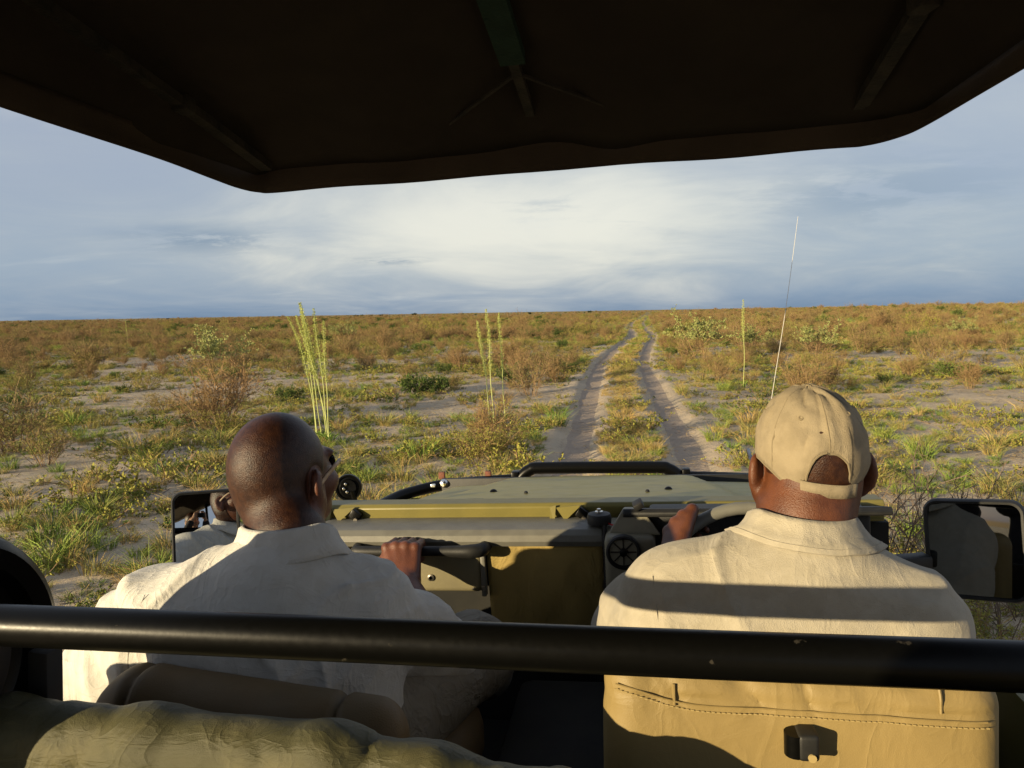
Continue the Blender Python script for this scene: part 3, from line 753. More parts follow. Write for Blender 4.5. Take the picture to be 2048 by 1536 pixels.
mat('trousers', (.26, .235, .19), .9, (.22, .20, .16), 9, .25, 700, spec=.12, dist=.002, wrinkle=.003)
mat('dark jacket', (.02, .02, .026), .85, (.03, .03, .036), 10, .2, 300)
mat('red scarf', (.42, .03, .04), .85, (.25, .02, .05), 22, .4, 160)
mat('glasses frame', (.48, .31, .17), .35, (.62, .48, .34), 30)
mat('glasses dark', (.012, .010, .010), .12)
M = MATS

def head(fd, c, T, ex=.083, ez=0.0, k_=1.0, ears=True):
    c = np.array(c); L = lambda *p: c+T @ np.array(p)
    fd.ell(L(0, -.014, .022), (.077*k_, .098*k_, .094*k_), T, .01)
    fd.ell(L(0, -.040, -.02), (.066*k_, .058*k_, .072), T, .03)
    fd.ell(L(0, .03, -.045), (.061, .068, .085), T, .04)
    fd.ell(L(0, .072, -.10), (.030, .027, .024), T, .03)
    fd.cone(L(0, .092, -.012), L(0, .112, -.045), .009, .014, .015)
    for s in (-1, 1):
        fd.ell(L(s*.013, .102, -.05), (.009, .012, .008), T, .008)
        fd.ell(L(s*.028, .080, .012), (.030, .016, .010), T, .015)
        fd.ell(L(s*.031, .094, -.012), (.017, .014, .011), T, .012, 'sub')
        fd.ell(L(s*.031, .077, -.012), (.014, .013, .011), T, .004)
        fd.ell(L(s*.045, .06, -.04), (.022, .025, .018), T, .03)
        if ears:
            E = T @ rz(s*.45)
            fd.ell(L(s*ex, -.008, -.028+ez), (.011, .025, .036), E, .008)
            fd.ell(L(s*(ex-.004), -.002, -.060+ez), (.008, .012, .014), E, .008)
            fd.ell(L(s*(ex+.011), .002, -.024+ez), (.008, .014, .022), E, .006, 'sub')
    fd.ell(L(0, .094, -.070), (.026, .012, .007), T, .006); fd.ell(L(0, .091, -.084), (.023, .012, .008), T, .006)
def grip(fd, wr, hc, g, hint, rh):
    wr = np.array(wr, float); hc = np.array(hc, float); g = np.array(g, float); g /= np.linalg.norm(g)
    far = hc-wr; far -= (far@g)*g; far /= np.linalg.norm(far); bk = np.cross(g, far); bk *= np.sign(bk@np.array(hint, float))
    P = lambda a, b, s: hc+far*a+bk*b+g*s
    ln = [.98, 1.06, 1.0, .84]
    for i in range(4):
        s = (i-1.5)*.0225; q = ln[i]; lift = .004*(i in (1, 2))
        kn = P(-.026, rh+.017+lift, s*1.08)
        fd.cone(wr+g*s*.6, kn, .0165, .0125, .011); fd.ell(kn+bk*.002, (.0135,)*3, None, .006)
        fd.chain([kn, P((rh+.015)*q, rh*.55, s), P((rh+.013)*q, -rh-.004, s), P(-.002, -rh-.011, s)], [.0122, .0102, .0092, .0082], .0025)
    fd.chain([wr-g*.014, P(-.045, rh*.4+.002, -.040), P(-.010, -rh*.3-.006, -.046), P(.016, -rh-.010, -.040)], [.018, .0145, .0115, .009], .012)
def cap_mesh(person, c, T):
    c = np.array(c)
    na, nr = 96, 22; G = np.zeros((na, nr, 3)); half = R(25)
    def dome(phi, th):                                # phi from the back of the head
        rad = .0865*(1-.012*math.cos(3*phi)**2*math.sin(th)); e = 1.09
        st = math.sin(th)**.92
        x = rad*st*math.sin(phi); y = -rad*1.20*st*math.cos(phi)-.012*math.sin(th); z = .020+.102*math.cos(th)
        w_ = .0038*float(vnoise(phi*3.1, th*4, 0, 61))-.004*(1-abs(float(vnoise(phi*2.3+5, th*2.2, 0, 64))))**6+.0030*math.exp(-((phi-.45)/.10)**2)*math.sin(th*2.2)
        return np.array([x*(1+w_*8), y*(1+w_*8), z+w_])
    def thmax(phi):
        p = abs((phi+math.pi) % (2*math.pi)-math.pi)
        base = R(119)-R(22)*sstep(R(25), R(85), p)
        if p < half: base -= R(38)*max(0, 1-(p/half)**2.6)**.5
        return float(base)
    for i in range(na):
        ph = 2*math.pi*i/na
        ph = ph-0.0
        tm = thmax(ph)
        for j in range(nr): G[i, j] = c+T @ dome(ph, max(.02, tm*j/(nr-1)))
    cap = MB().grid(G, True).build('cap', M['cap cotton'], person, solid=.0026, ang=180)
    rim = [G[i, -1] for i in range(na)]
    MB().tube(rim, .0019, 6, closed=True).build('cap_binding', M['cap seam'], cap)
    for k in range(6):
        ph = k*math.pi/3; pts = [c+T @ (dome(ph, th)*np.array([1.008, 1.008, 1.004])) for th in np.linspace(.08, thmax(ph)-.02, 18)]
        MB().tube(pts, .0012, 5).build('cap_seam', M['cap seam'], cap)
    for k in range(6):
        ph = (k+.5)*math.pi/3; p = c+T @ (dome(ph, .88)*1.006); n = T @ dome(ph, .88); n = n/np.linalg.norm(n)
        Mx = Vector(n).to_track_quat('Z', 'Y').to_matrix().to_4x4(); Mx.translation = Vector(p)
        MB().lathe([(.0016, -.001), (.0016, .0008), (.0028, .0016), (.0042, .0012), (.0046, -.001)], Mx, 14).build('cap_eyelet', M['cap seam'], cap)
    MB().lathe([(.0075, -.002), (.0075, .001), (.005, .004), (.001, .005)], Matrix.Translation(Vector(c+T @ np.array([0, 0, .121]))), 14).build('cap_button', M['cap seam'], cap)
    SG = []
    for i in range(25):                               # strap across the opening
        ph = R(-29)+R(62)*i/24; row = []
        for zt in (.0, .012, .024):
            d = dome(ph, R(112)-zt*3)*np.array([1.035, 1.035, 0]); row.append(c+T @ (d+np.array([0, 0, -.034+zt*.9-.003*math.cos(ph*2)-.010*(ph-.1)])))
        SG.append(row)
    MB().grid(np.array(SG)).build('cap_strap', M['cap cotton'], cap, solid=.0028, ang=180)
    B = []
    for i in range(21):
        ph = math.pi+R(-62+124*i/20); a = dome(ph, thmax(ph)); q = math.cos((ph-math.pi)*1.4)
        B.append([c+T @ (a+np.array([0, .07*q*t, -.022*t*t-.02*(math.sin(ph)**2)*t])) for t in (0, .33, .66, 1)])
    MB().grid(np.array(B)).build('cap_brim', M['cap cotton'], cap, solid=.003, ang=180)
    return cap
def collar(shirt, m, c, rx_, ry_, zt, tilt, h_=.05, flare=.034, seed=1):
    G = []
    prof = [(-.004, -.045), (-.002, -.02), (0, -.002), (.003, .0015), (.007, -.003), (.012, -h_*.35), (.022, -h_*.7), (flare, -h_)]
    for i in range(61):
        ph = R(-158)+R(316)*i/60; row = []; fr = abs(ph)/R(158)
        for k, (dr, dz_) in enumerate(prof):
            t = k/7; wv = .0018*float(vnoise(ph*5, k*.5, 0, seed))*(k > 3)
            ex = (.018*sstep(.75, 1, fr) if k > 4 else 0)*t
            r1 = rx_+dr+wv+.3*ex; r2 = ry_+dr+wv+ex
            x = c[0]+r1*math.sin(ph); y = c[1]-r2*math.cos(ph)
            row.append((x, y, zt+dz_*(1+.5*sstep(.7, 1, fr))+tilt*(x-c[0])-.05*sstep(.35, 1, fr)+wv))
        G.append(row)
    co = MB().grid(np.array(G)).build('collar', m, shirt, solid=.003, ang=180)
    edge = np.array(G)[:, 6]*.35+np.array(G)[:, 7]*.65+np.array([0, 0, .0018])
    MB().tube(edge, .0009, 4).build('collar_stitching', m, co)
    return co
def folds(seed, amp):
    def fn(x, y, z):                                   # soft hollows and narrow pulled creases
        wx = x+.05*vnoise(x*7, y*7, z*7, seed+5); c1 = 1-np.abs(vnoise(wx*13+z*4, y*6, z*3.2, seed)); c2 = 1-np.abs(vnoise(wx*9-z*9, y*8, z*7+x*3, seed+1))
        return -amp*(.95*c1**5+.75*c2**5)+amp*.8*vnoise(x*6, y*6, z*6, seed+2)
    return fn
def line_on(V, xs_, zs_, off=.0012):
    o = []
    for x, z in zip(xs_, zs_):
        d = V[(np.abs(V[:, 0]-x) < .009) & (np.abs(V[:, 2]-z) < .009)]
        if len(d): d = d[np.argsort((d[:, 0]-x)**2+(d[:, 2]-z)**2)]; yl = d[:, 1].min(); d = d[d[:, 1] < yl+.03]; o.append((x, d[:6, 1].mean()-off*.3, z))
    o = np.array(o); k = np.pad(o[:, 1], 2, 'edge'); o[:, 1] = np.convolve(k, np.ones(5)/5, 'valid')
    return o

# --- driver
DH = at(1617, 893, 1.33); DT = rz(R(4)) @ rx(R(3))
DN = np.array([.425, 1.285, 1.49])
drv = empty('person', (.38, 1.22, 1.07), 'driver in khaki shirt and beige cap, left hand on the steering wheel', 'person')
SL, SR = np.array([.215, 1.245, 1.378]), np.array([.552, 1.225, 1.350])
EL, WL = np.array([.135, 1.43, 1.24]), np.array([.225, 1.625, 1.325])
ER, WR = np.array([.645, 1.40, 1.16]), np.array([.56, 1.62, 1.27])
fd = Field((.05, 1.08, .95), (.80, 1.80, 1.74), .004)
hc = DH+np.array([0, 0, -.02])
head(fd, hc, DT, .088, .006, .97)
fd.chain([hc+DT @ np.array([0, -.028, -.055]), DN+[0, -.005, .01], DN+[0, -.03, -.09]], [.064, .067, .09], .03)
for s_, e_, w_ in ((SL, EL, WL), (SR, ER, WR)): fd.chain([DN+[0, -.03, -.10], s_, e_, w_], [.09, .045, .038, .026], .03)
fd.cone(DN+[-.04, -.05, -.13], (.38, 1.22, 1.1), .11, .12, .03)
a = R(-42); hp = wheel_pt(a); tg = wheel_pt(a+.1)-wheel_pt(a-.1)
grip(fd, WL, hp, tg, (-.3, -.6, .7), .0145)
a = R(50); hp2 = wheel_pt(a); tg2 = wheel_pt(a-.1)-wheel_pt(a+.1)
grip(fd, WR, hp2, tg2, (.3, -.6, .7), .0145)
V, Q = fd.mesh(); quads_obj('body', V, Q, M['skin driver'], drv)
L = lambda *p: hc+DT @ np.array(p)
fd = Field(hc-.16, hc+.16, .0045)
fd.ell(L(0, -.014, .022), (.0760, .0965, .0925), DT, .01); fd.ell(L(0, -.040, -.02), (.0652, .0575, .072), DT, .03)
fd.ell(L(0, .095, -.06), (.16, .085, .105), DT, .02, 'sub'); fd.ell(L(0, -.02, -.185), (.16, .16, .095), DT, .02, 'sub')
V, Q = fd.mesh(); quads_obj('hair', V, Q, M['cropped hair'], drv)
cap_mesh(drv, hc, DT)
for s in (-1, 1):
    pts = [hc+DT @ np.array(p) for p in ((s*.083, -.012, -.006), (s*.088, .03, -.004), (s*.080, .088, -.004))]
    MB().tube(pts, .004, 8, 4).build('sunglasses_temple', M['glasses dark'], drv)
    MB().box(hc+DT @ np.array([s*.036, .112, -.012]), (.055, .006, .036), Matrix([list(r) for r in DT]).to_4x4(), .003).build('sunglasses_lens', M['glasses dark'], drv)
fd = Field((.02, 1.02, .96), (.80, 1.62, 1.54), .0055)
fd.chain([DN+[0, -.03, -.060], SL+[0, .0, -.005]], [.080, .070], .05).chain([DN+[0, -.03, -.060], SR], [.080, .070], .05)
fd.cone(SL+[.03, 0, -.02], SR+[-.03, 0, -.02], .085, .085, .06)
fd.ell((.382, 1.225, 1.27), (.215, .115, .20), None, .08); fd.ell((.385, 1.235, 1.10), (.215, .13, .20), None, .08)
fd.chain([SL, SL*.45+EL*.55, EL], [.073, .075, .07], .05).cone(EL, EL*.5+WL*.5, .066, .058, .03)
fd.chain([SR, SR*.45+ER*.55, ER], [.073, .078, .074], .05).cone(ER, ER*.5+WR*.5, .068, .058, .03)
fd.disp(lambda x, y, z: folds(101, .008)(x, y, z)*sstep(.09, .16, np.hypot(x-.42, (z-1.46)*1.5)))
fd.disp(lambda x, y, z: -.006*np.exp(-((x-.33+.25*(1.42-z))/.015)**2)*sstep(1.44, 1.36, z)*.5 + .004*np.exp(-((z-1.455+.25*np.abs(x-.43))/.012)**2))
V, Q = fd.mesh(); sh = quads_obj('shirt', V, Q, M['shirt khaki'], drv)
cz = at(1605, 1046, 1.20)
collar(sh, M['shirt khaki'], (.422, 1.280), .078, .081, cz[2]+.002, -.11, .036, .044, 7)
xs_ = np.linspace(.17, .62, 46)
MB().tube(line_on(V, xs_, 1.352-.012*(xs_-.38)), .0011, 4).build('yoke_seam', M['shirt khaki'], sh)
zs_ = np.linspace(1.44, 1.28, 26); MB().tube(line_on(V, .178+.10*(1.44-zs_), zs_), .0011, 4).build('sleeve_seam', M['shirt khaki'], sh)
fd = Field((.1, 1.05, .88), (.75, 1.85, 1.22), .009)
for s in (-1, 1): fd.chain([(.38+s*.09, 1.2, 1.06), (.38+s*.12, 1.62, 1.08), (.38+s*.11, 1.72, .98)], [.10, .075, .06], .05)
V, Q = fd.mesh(); quads_obj('trousers', V, Q, M['trousers'], drv)

# --- passenger
PH = at(565, 930, 1.33); PT = rz(R(-14)) @ rx(R(8))
PN = np.array([-.462, 1.27, 1.46])
pas = empty('person', (-.45, 1.2, 1.07), 'bareheaded passenger in off-white shirt with sunglasses, hand on the dash handle', 'person')
SL, SR = np.array([-.705, 1.200, 1.333]), np.array([-.340, 1.295, 1.335])
EL, WL = np.array([-.835, 1.20, 1.17]), np.array([-.66, 1.42, 1.13])
HC = np.array([at(812, 1092, 1.785)[0], 1.785, hz])
ER, WR = np.array([-.238, 1.45, 1.185]), HC+np.array([.026, -.10, -.040])
fd = Field((-.92, 1.08, .95), (-.15, 1.84, 1.74), .004)
hc = PH+np.array([0, 0, -.012])
head(fd, hc, PT, k_=.97)
fd.chain([hc+PT @ np.array([0, -.030, -.05]), PN+[0, -.005, .02], PN+[0, -.03, -.08]], [.056, .060, .085], .03)
for s_, e_, w_ in ((SL, EL, WL), (SR, ER, WR)): fd.chain([PN+[0, -.03, -.10], s_, e_, w_], [.09, .045, .040, .027], .03)
fd.cone(PN+[-.02, -.05, -.13], (-.45, 1.2, 1.1), .11, .12, .03)
grip(fd, WR, HC, (1, 0, 0), (0, -.3, 1), .014)
for i in range(4):                                     # left hand resting open on the thigh
    k_ = WL+np.array([.075, .035, -.012])+np.array([-.012, .02, 0])*(i-1.5)
    fd.cone(WL+np.array([-.006, .01, 0])*(i-1.5), k_, .016, .012, .02)
    fd.chain([k_, k_+[.034, .012, -.004], k_+[.058, .02, -.020]], [.011, .0095, .008], .005)
fd.chain([WL, WL+[.05, -.03, -.01], WL+[.08, -.035, -.02]], [.016, .012, .009], .012)
V, Q = fd.mesh(); quads_obj('body', V, Q, M['skin passenger'], pas)
fd = Field(hc-.16, hc+.16, .0045)
L = lambda *p: hc+PT @ np.array(p)
head(fd, hc, PT, k_=.97, ears=False)
fd.chain([hc+PT @ np.array([0, -.030, -.05]), PN+[0, -.005, .02], PN+[0, -.03, -.08]], [.056, .060, .085], .03)
fd.F -= .0016
fd.ell(L(0, .105, -.09), (.20, .095, .145), PT, .012, 'sub')
for s in (-1, 1): fd.ell(L(s*.085, .0, -.03), (.02, .032, .045), PT, .01, 'sub')
V, Q = fd.mesh(); quads_obj('hair', V, Q, M['cropped hair'], pas)
gl = MB()
for s in (-1, 1):
    pts = [L(*p) for p in ((s*.0820, -.030, -.040), (s*.0850, .0, -.018), (s*.0835, .042, -.004), (s*.072, .080, -.002))]
    G = []
    for p in spline(pts, 6)[0]: G.append([p+PT @ np.array([0, -.002, .0034]), p+PT @ np.array([0, .002, -.0034])])
    MB().grid(np.array(G)).build('sunglasses_temple', M['glasses frame'], pas, solid=.0035, ang=180)
    MB().lathe([(.0, .003), (.014, .002), (.018, 0), (.014, -.003)], Matrix.Translation(Vector(L(s*.028, .099, -.010))) @ Matrix([list(r) for r in PT]).to_4x4() @ Matrix.Rotation(R(-90), 4, 'X'), 20).build('sunglasses_lens', M['glasses dark'], pas)
fd = Field((-.95, 1.0, .98), (-.12, 1.62, 1.52), .0055)
fd.chain([PN+[0, -.03, -.045], SL], [.075, .066], .05).chain([PN+[0, -.03, -.045], SR], [.075, .066], .05)
fd.cone(SL+[.03, 0, -.02], SR+[-.03, 0, -.02], .08, .08, .06)
fd.ell((-.49, 1.215, 1.25), (.215, .115, .20), rz(.25), .08); fd.ell((-.47, 1.22, 1.09), (.20, .13, .19), None, .08)
fd.chain([SL, SL*.4+EL*.6, EL], [.070, .078, .078], .05)
fd.chain([SR, SR*.4+ER*.6, ER], [.064, .060, .060], .04)
fd.cone(ER+(WR-ER)*.18, ER+(WR-ER)*.8, .046, .05, .006, 'sub')
fd.disp(lambda x, y, z: folds(201, .010)(x, y, z)*sstep(.08, .15, np.hypot(x+.46, (z-1.45)*1.5)))
fd.disp(lambda x, y, z: -.020*np.abs(vnoise(x*14+z*16, y*5, z*4-x*5, 230))*sstep(-.55, -.72, x))
V, Q = fd.mesh(); sh = quads_obj('shirt', V, Q, M['shirt white'], pas)
cz = at(585, 1068, 1.195)
collar(sh, M['shirt white'], (PN[0]+.002, 1.270), .076, .076, cz[2]+.004, .02, .050, .034, 9)
zs_ = np.linspace(1.42, 1.24, 26); MB().tube(line_on(V, -.655-.10*(1.42-zs_), zs_), .0011, 4).build('sleeve_seam', M['shirt white'], sh)
fd = Field((-.75, 1.05, .88), (0, 1.9, 1.28), .009)
fd.chain([(-.38, 1.2, 1.08), (-.20, 1.56, 1.13), (-.22, 1.74, 1.0)], [.105, .078, .06], .05)
fd.chain([(-.52, 1.2, 1.06), (-.56, 1.60, 1.08), (-.56, 1.70, .98)], [.105, .078, .06], .05)
fd.disp(folds(301, .006))
V, Q = fd.mesh(); quads_obj('trousers', V, Q, M['trousers'], pas)

# --- two visitors on the raised bench behind, seen in the mirrors and by their shadows
def visitor(label, hx, hy, hz_, yaw, wrists, jm, hood):
    e = empty('person', (hx, hy-.1, 1.1), label, 'person')
    hcv = np.array([hx, hy, hz_]); T = rz(yaw); N = hcv+[0, -.05, -.16]
    sl, sr = N+[-.17, -.02, -.07], N+[.17, -.02, -.07]
    f = Field(hcv-[.42, .42, .80], hcv+[.42, .52, .18], .008)
    head(f, hcv, T); f.chain([hcv+[0, -.03, -.06], N, N+[0, 0, -.15]], [.058, .058, .09], .03); f.cone(N+[0, 0, -.14], N+[0, -.02, -.45], .12, .13, .03)
    els = []
    for s_, wv in ((sl, wrists[0]), (sr, wrists[1])):
        wv = np.array(wv); el = (s_+wv)/2+np.array([np.sign(s_[0]-hx)*.06, -.02, -.13]); els.append(el)
        f.chain([N+[0, 0, -.12], s_, el, wv], [.08, .04, .036, .025], .03)
        dv_ = (wv-el)/np.linalg.norm(wv-el)
        for i in range(4):
            o = np.array([0, 0, .018])*(i-1.5); f.chain([wv+o*.5, wv+dv_*.07+o, wv+dv_*.10+o+[-np.sign(s_[0]-hx)*.025, .004, 0], wv+dv_*.10+o+[-np.sign(s_[0]-hx)*.05, -.006, 0]], [.014, .012, .009, .008], .008)
        f.chain([wv, wv+dv_*.05+[0, 0, -.03], wv+dv_*.07+[-np.sign(s_[0]-hx)*.03, -.012, -.035]], [.014, .011, .009], .01)
    V, Q = f.mesh(); quads_obj('body', V, Q, M['skin pale'], e)
    f = Field(hcv-[.45, .45, .82], hcv+[.45, .52, .18], .010)
    f.chain([N+[0, 0, -.04], sl], [.07, .068], .05).chain([N+[0, 0, -.04], sr], [.07, .068], .05)
    f.ell(N+[0, -.01, -.25], (.20, .125, .22), None, .08); f.ell(N+[0, 0, -.45], (.19, .14, .2), None, .08)
    for s_, el, wv in ((sl, els[0], wrists[0]), (sr, els[1], wrists[1])): f.chain([s_, el, el*.15+np.array(wv)*.85], [.07, .06, .042], .04)
    f.disp(folds(401, .006)); V, Q = f.mesh(); quads_obj('jacket', V, Q, M[jm], e)
    if hood:
        f = Field(hcv-.2, hcv+.2, .007)
        f.ell(hcv+T @ np.array([0, -.015, .02]), (.092, .112, .11), T, .01); f.cone(hcv+[0, -.01, -.06], N, .085, .085, .05)
        f.ell(hcv+T @ np.array([0, .11, -.015]), (.066, .07, .085), T, .02, 'sub'); f.disp(folds(501, .005))
        V, Q = f.mesh(); quads_obj('headscarf', V, Q, M['red scarf'], e)
    else:
        f = Field(hcv-.2, hcv+.2, .007)
        f.ell(hcv+T @ np.array([0, -.018, .026]), (.084, .104, .10), T, .01); f.ell(hcv+T @ np.array([0, .10, -.06]), (.16, .085, .105), T, .02, 'sub'); f.ell(hcv+T @ np.array([0, 0, -.17]), (.16, .16, .11), T, .02, 'sub')
        V, Q = f.mesh(); quads_obj('hair', V, Q, M['cropped hair'], e)
    return e
visitor('visitor in dark jacket holding up a camera, seen in the left door mirror', .17, -.26, 1.83, 0.0, ((.075, -.09, 1.80), (.265, -.09, 1.80)), 'dark jacket', False)
visitor('visitor in a red headscarf, seen at the edge of the left door mirror', -.62, -.42, 1.74, -.1, ((-.72, -.08, 1.36), (-.50, -.08, 1.36)), 'dark jacket', True)
ce = empty('compact_camera', (.17, -.03, 1.85), 'small black camera held up by the visitor in the left mirror', 'camera')
MB().box((.17, -.030, 1.85), (.10, .024, .06), None, .005).build('camera_body', M['black plastic'], ce)
MB().lathe([(.024, 0), (.024, .010), (.018, .012), (.018, .004)], Matrix.Translation((.17, -.0185, 1.85)) @ Matrix.Rotation(R(-90), 4, 'X'), 24).build('camera_lens', M['black metal'], ce)
# ------------------------------------------------------------------ vegetation
def leafmat(name, stops, rough=.75, spec=.2):
    m = D.materials.new(name); m.use_nodes = True; t = NT(m.node_tree)
    p = t.n('ShaderNodeBsdfPrincipled'); o = t.n('ShaderNodeOutputMaterial'); t.put(o.inputs[0], p.outputs[0])
    rnd = t.n('ShaderNodeObjectInfo').outputs['Random']
    nz = t.noise(t.n('ShaderNodeTexCoord').outputs['Object'], 9, 2)
    f = t.m('ADD', t.m('MULTIPLY', rnd, .75), t.m('MULTIPLY', t.m('SUBTRACT', nz, .5), .9), clamp=False)
    t.put(p.inputs['Base Color'], t.ramp(t.m('ADD', f, .12), stops)); p.inputs['Roughness'].default_value = rough; p.inputs['Specular IOR Level'].default_value = spec
    MATS[name] = m; return m
leafmat('grass green', [(0, (.115, .20, .036)), (.5, (.19, .265, .045)), (1, (.29, .30, .065))])
leafmat('grass dry', [(0, (0.432, 0.300, 0.108)), (.5, (0.360, 0.240, 0.084)), (1, (0.504, 0.372, 0.156))])
leafmat('grass olive', [(0, (.22, .215, .06)), (.5, (.28, .26, .075)), (1, (.19, .21, .055))])
leafmat('twig brown', [(0, (0.218, 0.138, 0.069)), (.5, (0.265, 0.172, 0.083)), (1, (0.196, 0.132, 0.071))])
leafmat('twig grey', [(0, (.10, .07, .05)), (1, (.15, .11, .08))])
leafmat('leaf rust', [(0, (.27, .145, .058)), (.4, (.265, .185, .062)), (.7, (.22, .185, .055)), (1, (.19, .19, .05))])
leafmat('leaf dark', [(0, (0.054, 0.090, 0.017)), (.5, (0.078, 0.120, 0.022)), (1, (0.120, 0.156, 0.030))])
leafmat('leaf olive', [(0, (0.216, 0.203, 0.041)), (.5, (0.270, 0.257, 0.047)), (1, (0.176, 0.189, 0.041))])
leafmat('leaf pale', [(0, (.23, .25, .08)), (.5, (.27, .29, .10)), (1, (.21, .24, .07))])
leafmat('flower spike', [(0, (.42, .46, .11)), (.5, (.47, .50, .14)), (1, (.38, .43, .10))])
leafmat('flower stem', [(0, (.38, .42, .14)), (1, (.44, .46, .18))])
leafmat('tree far', [(0, (.03, .045, .015)), (1, (.05, .06, .02))])
M = MATS

class VB:                                              # numpy triangle soup with materials
    def __init__(s): s.v = []; s.f = []; s.m = []; s.n = 0
    def add(s, V, Fc, mi):
        s.v.append(np.asarray(V, float).reshape(-1, 3)); s.f += [tuple(i+s.n for i in q) for q in Fc]; s.m += [mi]*len(Fc); s.n += len(s.v[-1])
    def ribbon(s, P, w_, mi, side=None):
        P = np.asarray(P, float); d = P[-1]-P[0]
        if side is None:
            side = np.cross(d, rng.normal(size=3))
        side = side/(np.linalg.norm(side)+1e-9); n = len(P); w_ = np.broadcast_to(w_, n)
        V = np.stack([P-side*w_[:, None]/2, P+side*w_[:, None]/2], 1).reshape(-1, 3)
        s.add(V, [(2*i, 2*i+1, 2*i+3, 2*i+2) for i in range(n-1)], mi)
    def leaf(s, p, d, l, w_, mi):
        d = d/np.linalg.norm(d); sd = np.cross(d, rng.normal(size=3)); sd /= np.linalg.norm(sd)+1e-9
        s.add([p, p+d*l*.5+sd*w_/2, p+d*l, p+d*l*.5-sd*w_/2], [(0, 1, 2, 3)], mi)
    def mesh(s, name, mats):
        me = D.meshes.new(name); V = np.concatenate(s.v); me.from_pydata(V.tolist(), [], s.f)
        for q in mats: me.materials.append(q)
        me.polygons.foreach_set('material_index', s.m); me.update(); return me
def tuft(n, h, spread, w_, lean, mats, split=.0, seeds=0):
    b = VB()
    for i in range(n):
        a = rng.uniform(0, 2*math.pi); r0_ = spread*.35*math.sqrt(rng.uniform()); o = np.array([math.cos(a), math.sin(a), 0])
        a2 = a+rng.normal()*.6; o2 = np.array([math.cos(a2), math.sin(a2), 0]); hh = h*rng.uniform(.45, 1.0); ln = lean*rng.uniform(.2, 1.3)
        p0 = o*r0_+[0, 0, -.02]
        P = [p0, p0+o2*ln*hh*.3+[0, 0, hh*.55], p0+o2*ln*hh*.95+[0, 0, hh*rng.uniform(.72, 1.0)]]
        b.ribbon(P, np.array([w_, w_*.8, w_*.12]), 1 if rng.uniform() < split else 0)
    return b.mesh('tuft', mats)
def shrub(h, spread, nst, nbr, ntw, tw, nleaf, ll, lw, mats, top=0.0, droop=.0, cone=.6):
    b = VB()
    for i in range(nst):
        a = rng.uniform(0, 2*math.pi); o = np.array([math.cos(a), math.sin(a), 0]); q = rng.uniform(.15, 1.0); hh = h*rng.uniform(.6, 1.0)
        p0 = o*spread*.12*q+[0, 0, -.03]; p2 = p0+o*spread*.5*q*cone+[0, 0, hh*.8]; p1 = (p0+p2)/2+rng.normal(size=3)*.03*h
        b.ribbon([p0, p1, p2], np.array([tw*2.2, tw*1.7, tw]), 0); ends = [(p1, p2)]
        for j in range(nbr):
            t = rng.uniform(.2, 1.0); s0 = p0*(1-t)**2+2*p1*t*(1-t)+p2*t*t
            dr = o*rng.uniform(.0, .9)+rng.normal(size=3)*[.55, .55, .3]+[0, 0, rng.uniform(.25, 1.1)-droop]; dr /= np.linalg.norm(dr)
            ln = h*rng.uniform(.18, .42); s1 = s0+dr*ln; b.ribbon([s0, (s0+s1)/2+rng.normal(size=3)*.02*h, s1], np.array([tw*1.2, tw, tw*.5]), 0)
            for k in range(ntw):
                u = rng.uniform(.2, 1); q0 = s0*(1-u)+s1*u; d2 = dr*.6+rng.normal(size=3)*.6+[0, 0, .25]; d2 /= np.linalg.norm(d2); q1 = q0+d2*h*rng.uniform(.06, .18)
                b.ribbon([q0, q1], np.array([tw*.7, tw*.3]), 0)
                for z in range(nleaf):
                    tt = rng.uniform(.1, 1.05); pp_ = q0*(1-tt)+q1*tt
                    if pp_[2] < top*h: continue
                    b.leaf(pp_, d2+rng.normal(size=3)*.9, ll*rng.uniform(.6, 1.3), lw*rng.uniform(.6, 1.2), 1)
    return b.mesh('shrub', mats)
def rosette(n, l, w_, mats):                          # broad strap leaves
    b = VB()
    for i in range(n):
        a = rng.uniform(0, 6.28); o = np.array([math.cos(a), math.sin(a), 0]); hh = l*rng.uniform(.6, 1)
        b.ribbon([o*.02, o*hh*.25+[0, 0, hh*.6], o*hh*.6+[0, 0, hh*.85]], np.array([w_, w_, w_*.2]), 0)
    return b.mesh('rosette', mats)
g_, dr_, ol_ = M['grass green'], M['grass dry'], M['grass olive']
GREEN = [tuft(130, .22, .24, .0055, .8, [g_, ol_], .15) for _ in range(3)]+[tuft(120, .15, .32, .006, 1.1, [g_, ol_], .25)]
OLIVE = [tuft(130, .24, .28, .005, .85, [ol_, dr_], .35) for _ in range(3)]+[tuft(120, .15, .36, .0055, 1.2, [ol_, g_], .35)]
DRY = [tuft(130, .26, .26, .004, .85, [dr_, ol_], .2) for _ in range(3)]+[tuft(120, .13, .4, .0045, 1.4, [dr_, ol_], .3)]
LOW = [shrub(.16, .42, 9, 5, 3, .004, 3, .022, .014, [M['twig brown'], M['leaf olive']], cone=1.5) for _ in range(2)]+[shrub(.14, .46, 9, 5, 3, .004, 3, .02, .012, [M['twig brown'], M['leaf dark']], cone=1.6)]
BROWN = [shrub(.85, .95, 16, 10, 6, .0062, 2, .024, .010, [M['twig brown'], M['leaf rust']]) for _ in range(4)]
BROWN2 = [shrub(.6, 1.05, 16, 9, 6, .006, 2, .022, .011, [M['twig brown'], M['leaf olive']], cone=.9) for _ in range(3)]
DARKS = [shrub(.48, .72, 16, 8, 5, .005, 5, .034, .022, [M['twig grey'], M['leaf dark']], cone=1.0) for _ in range(3)]
YELS = [shrub(.6, 1.0, 16, 8, 5, .005, 4, .024, .014, [M['twig brown'], M['leaf olive']], cone=1.0) for _ in range(3)]
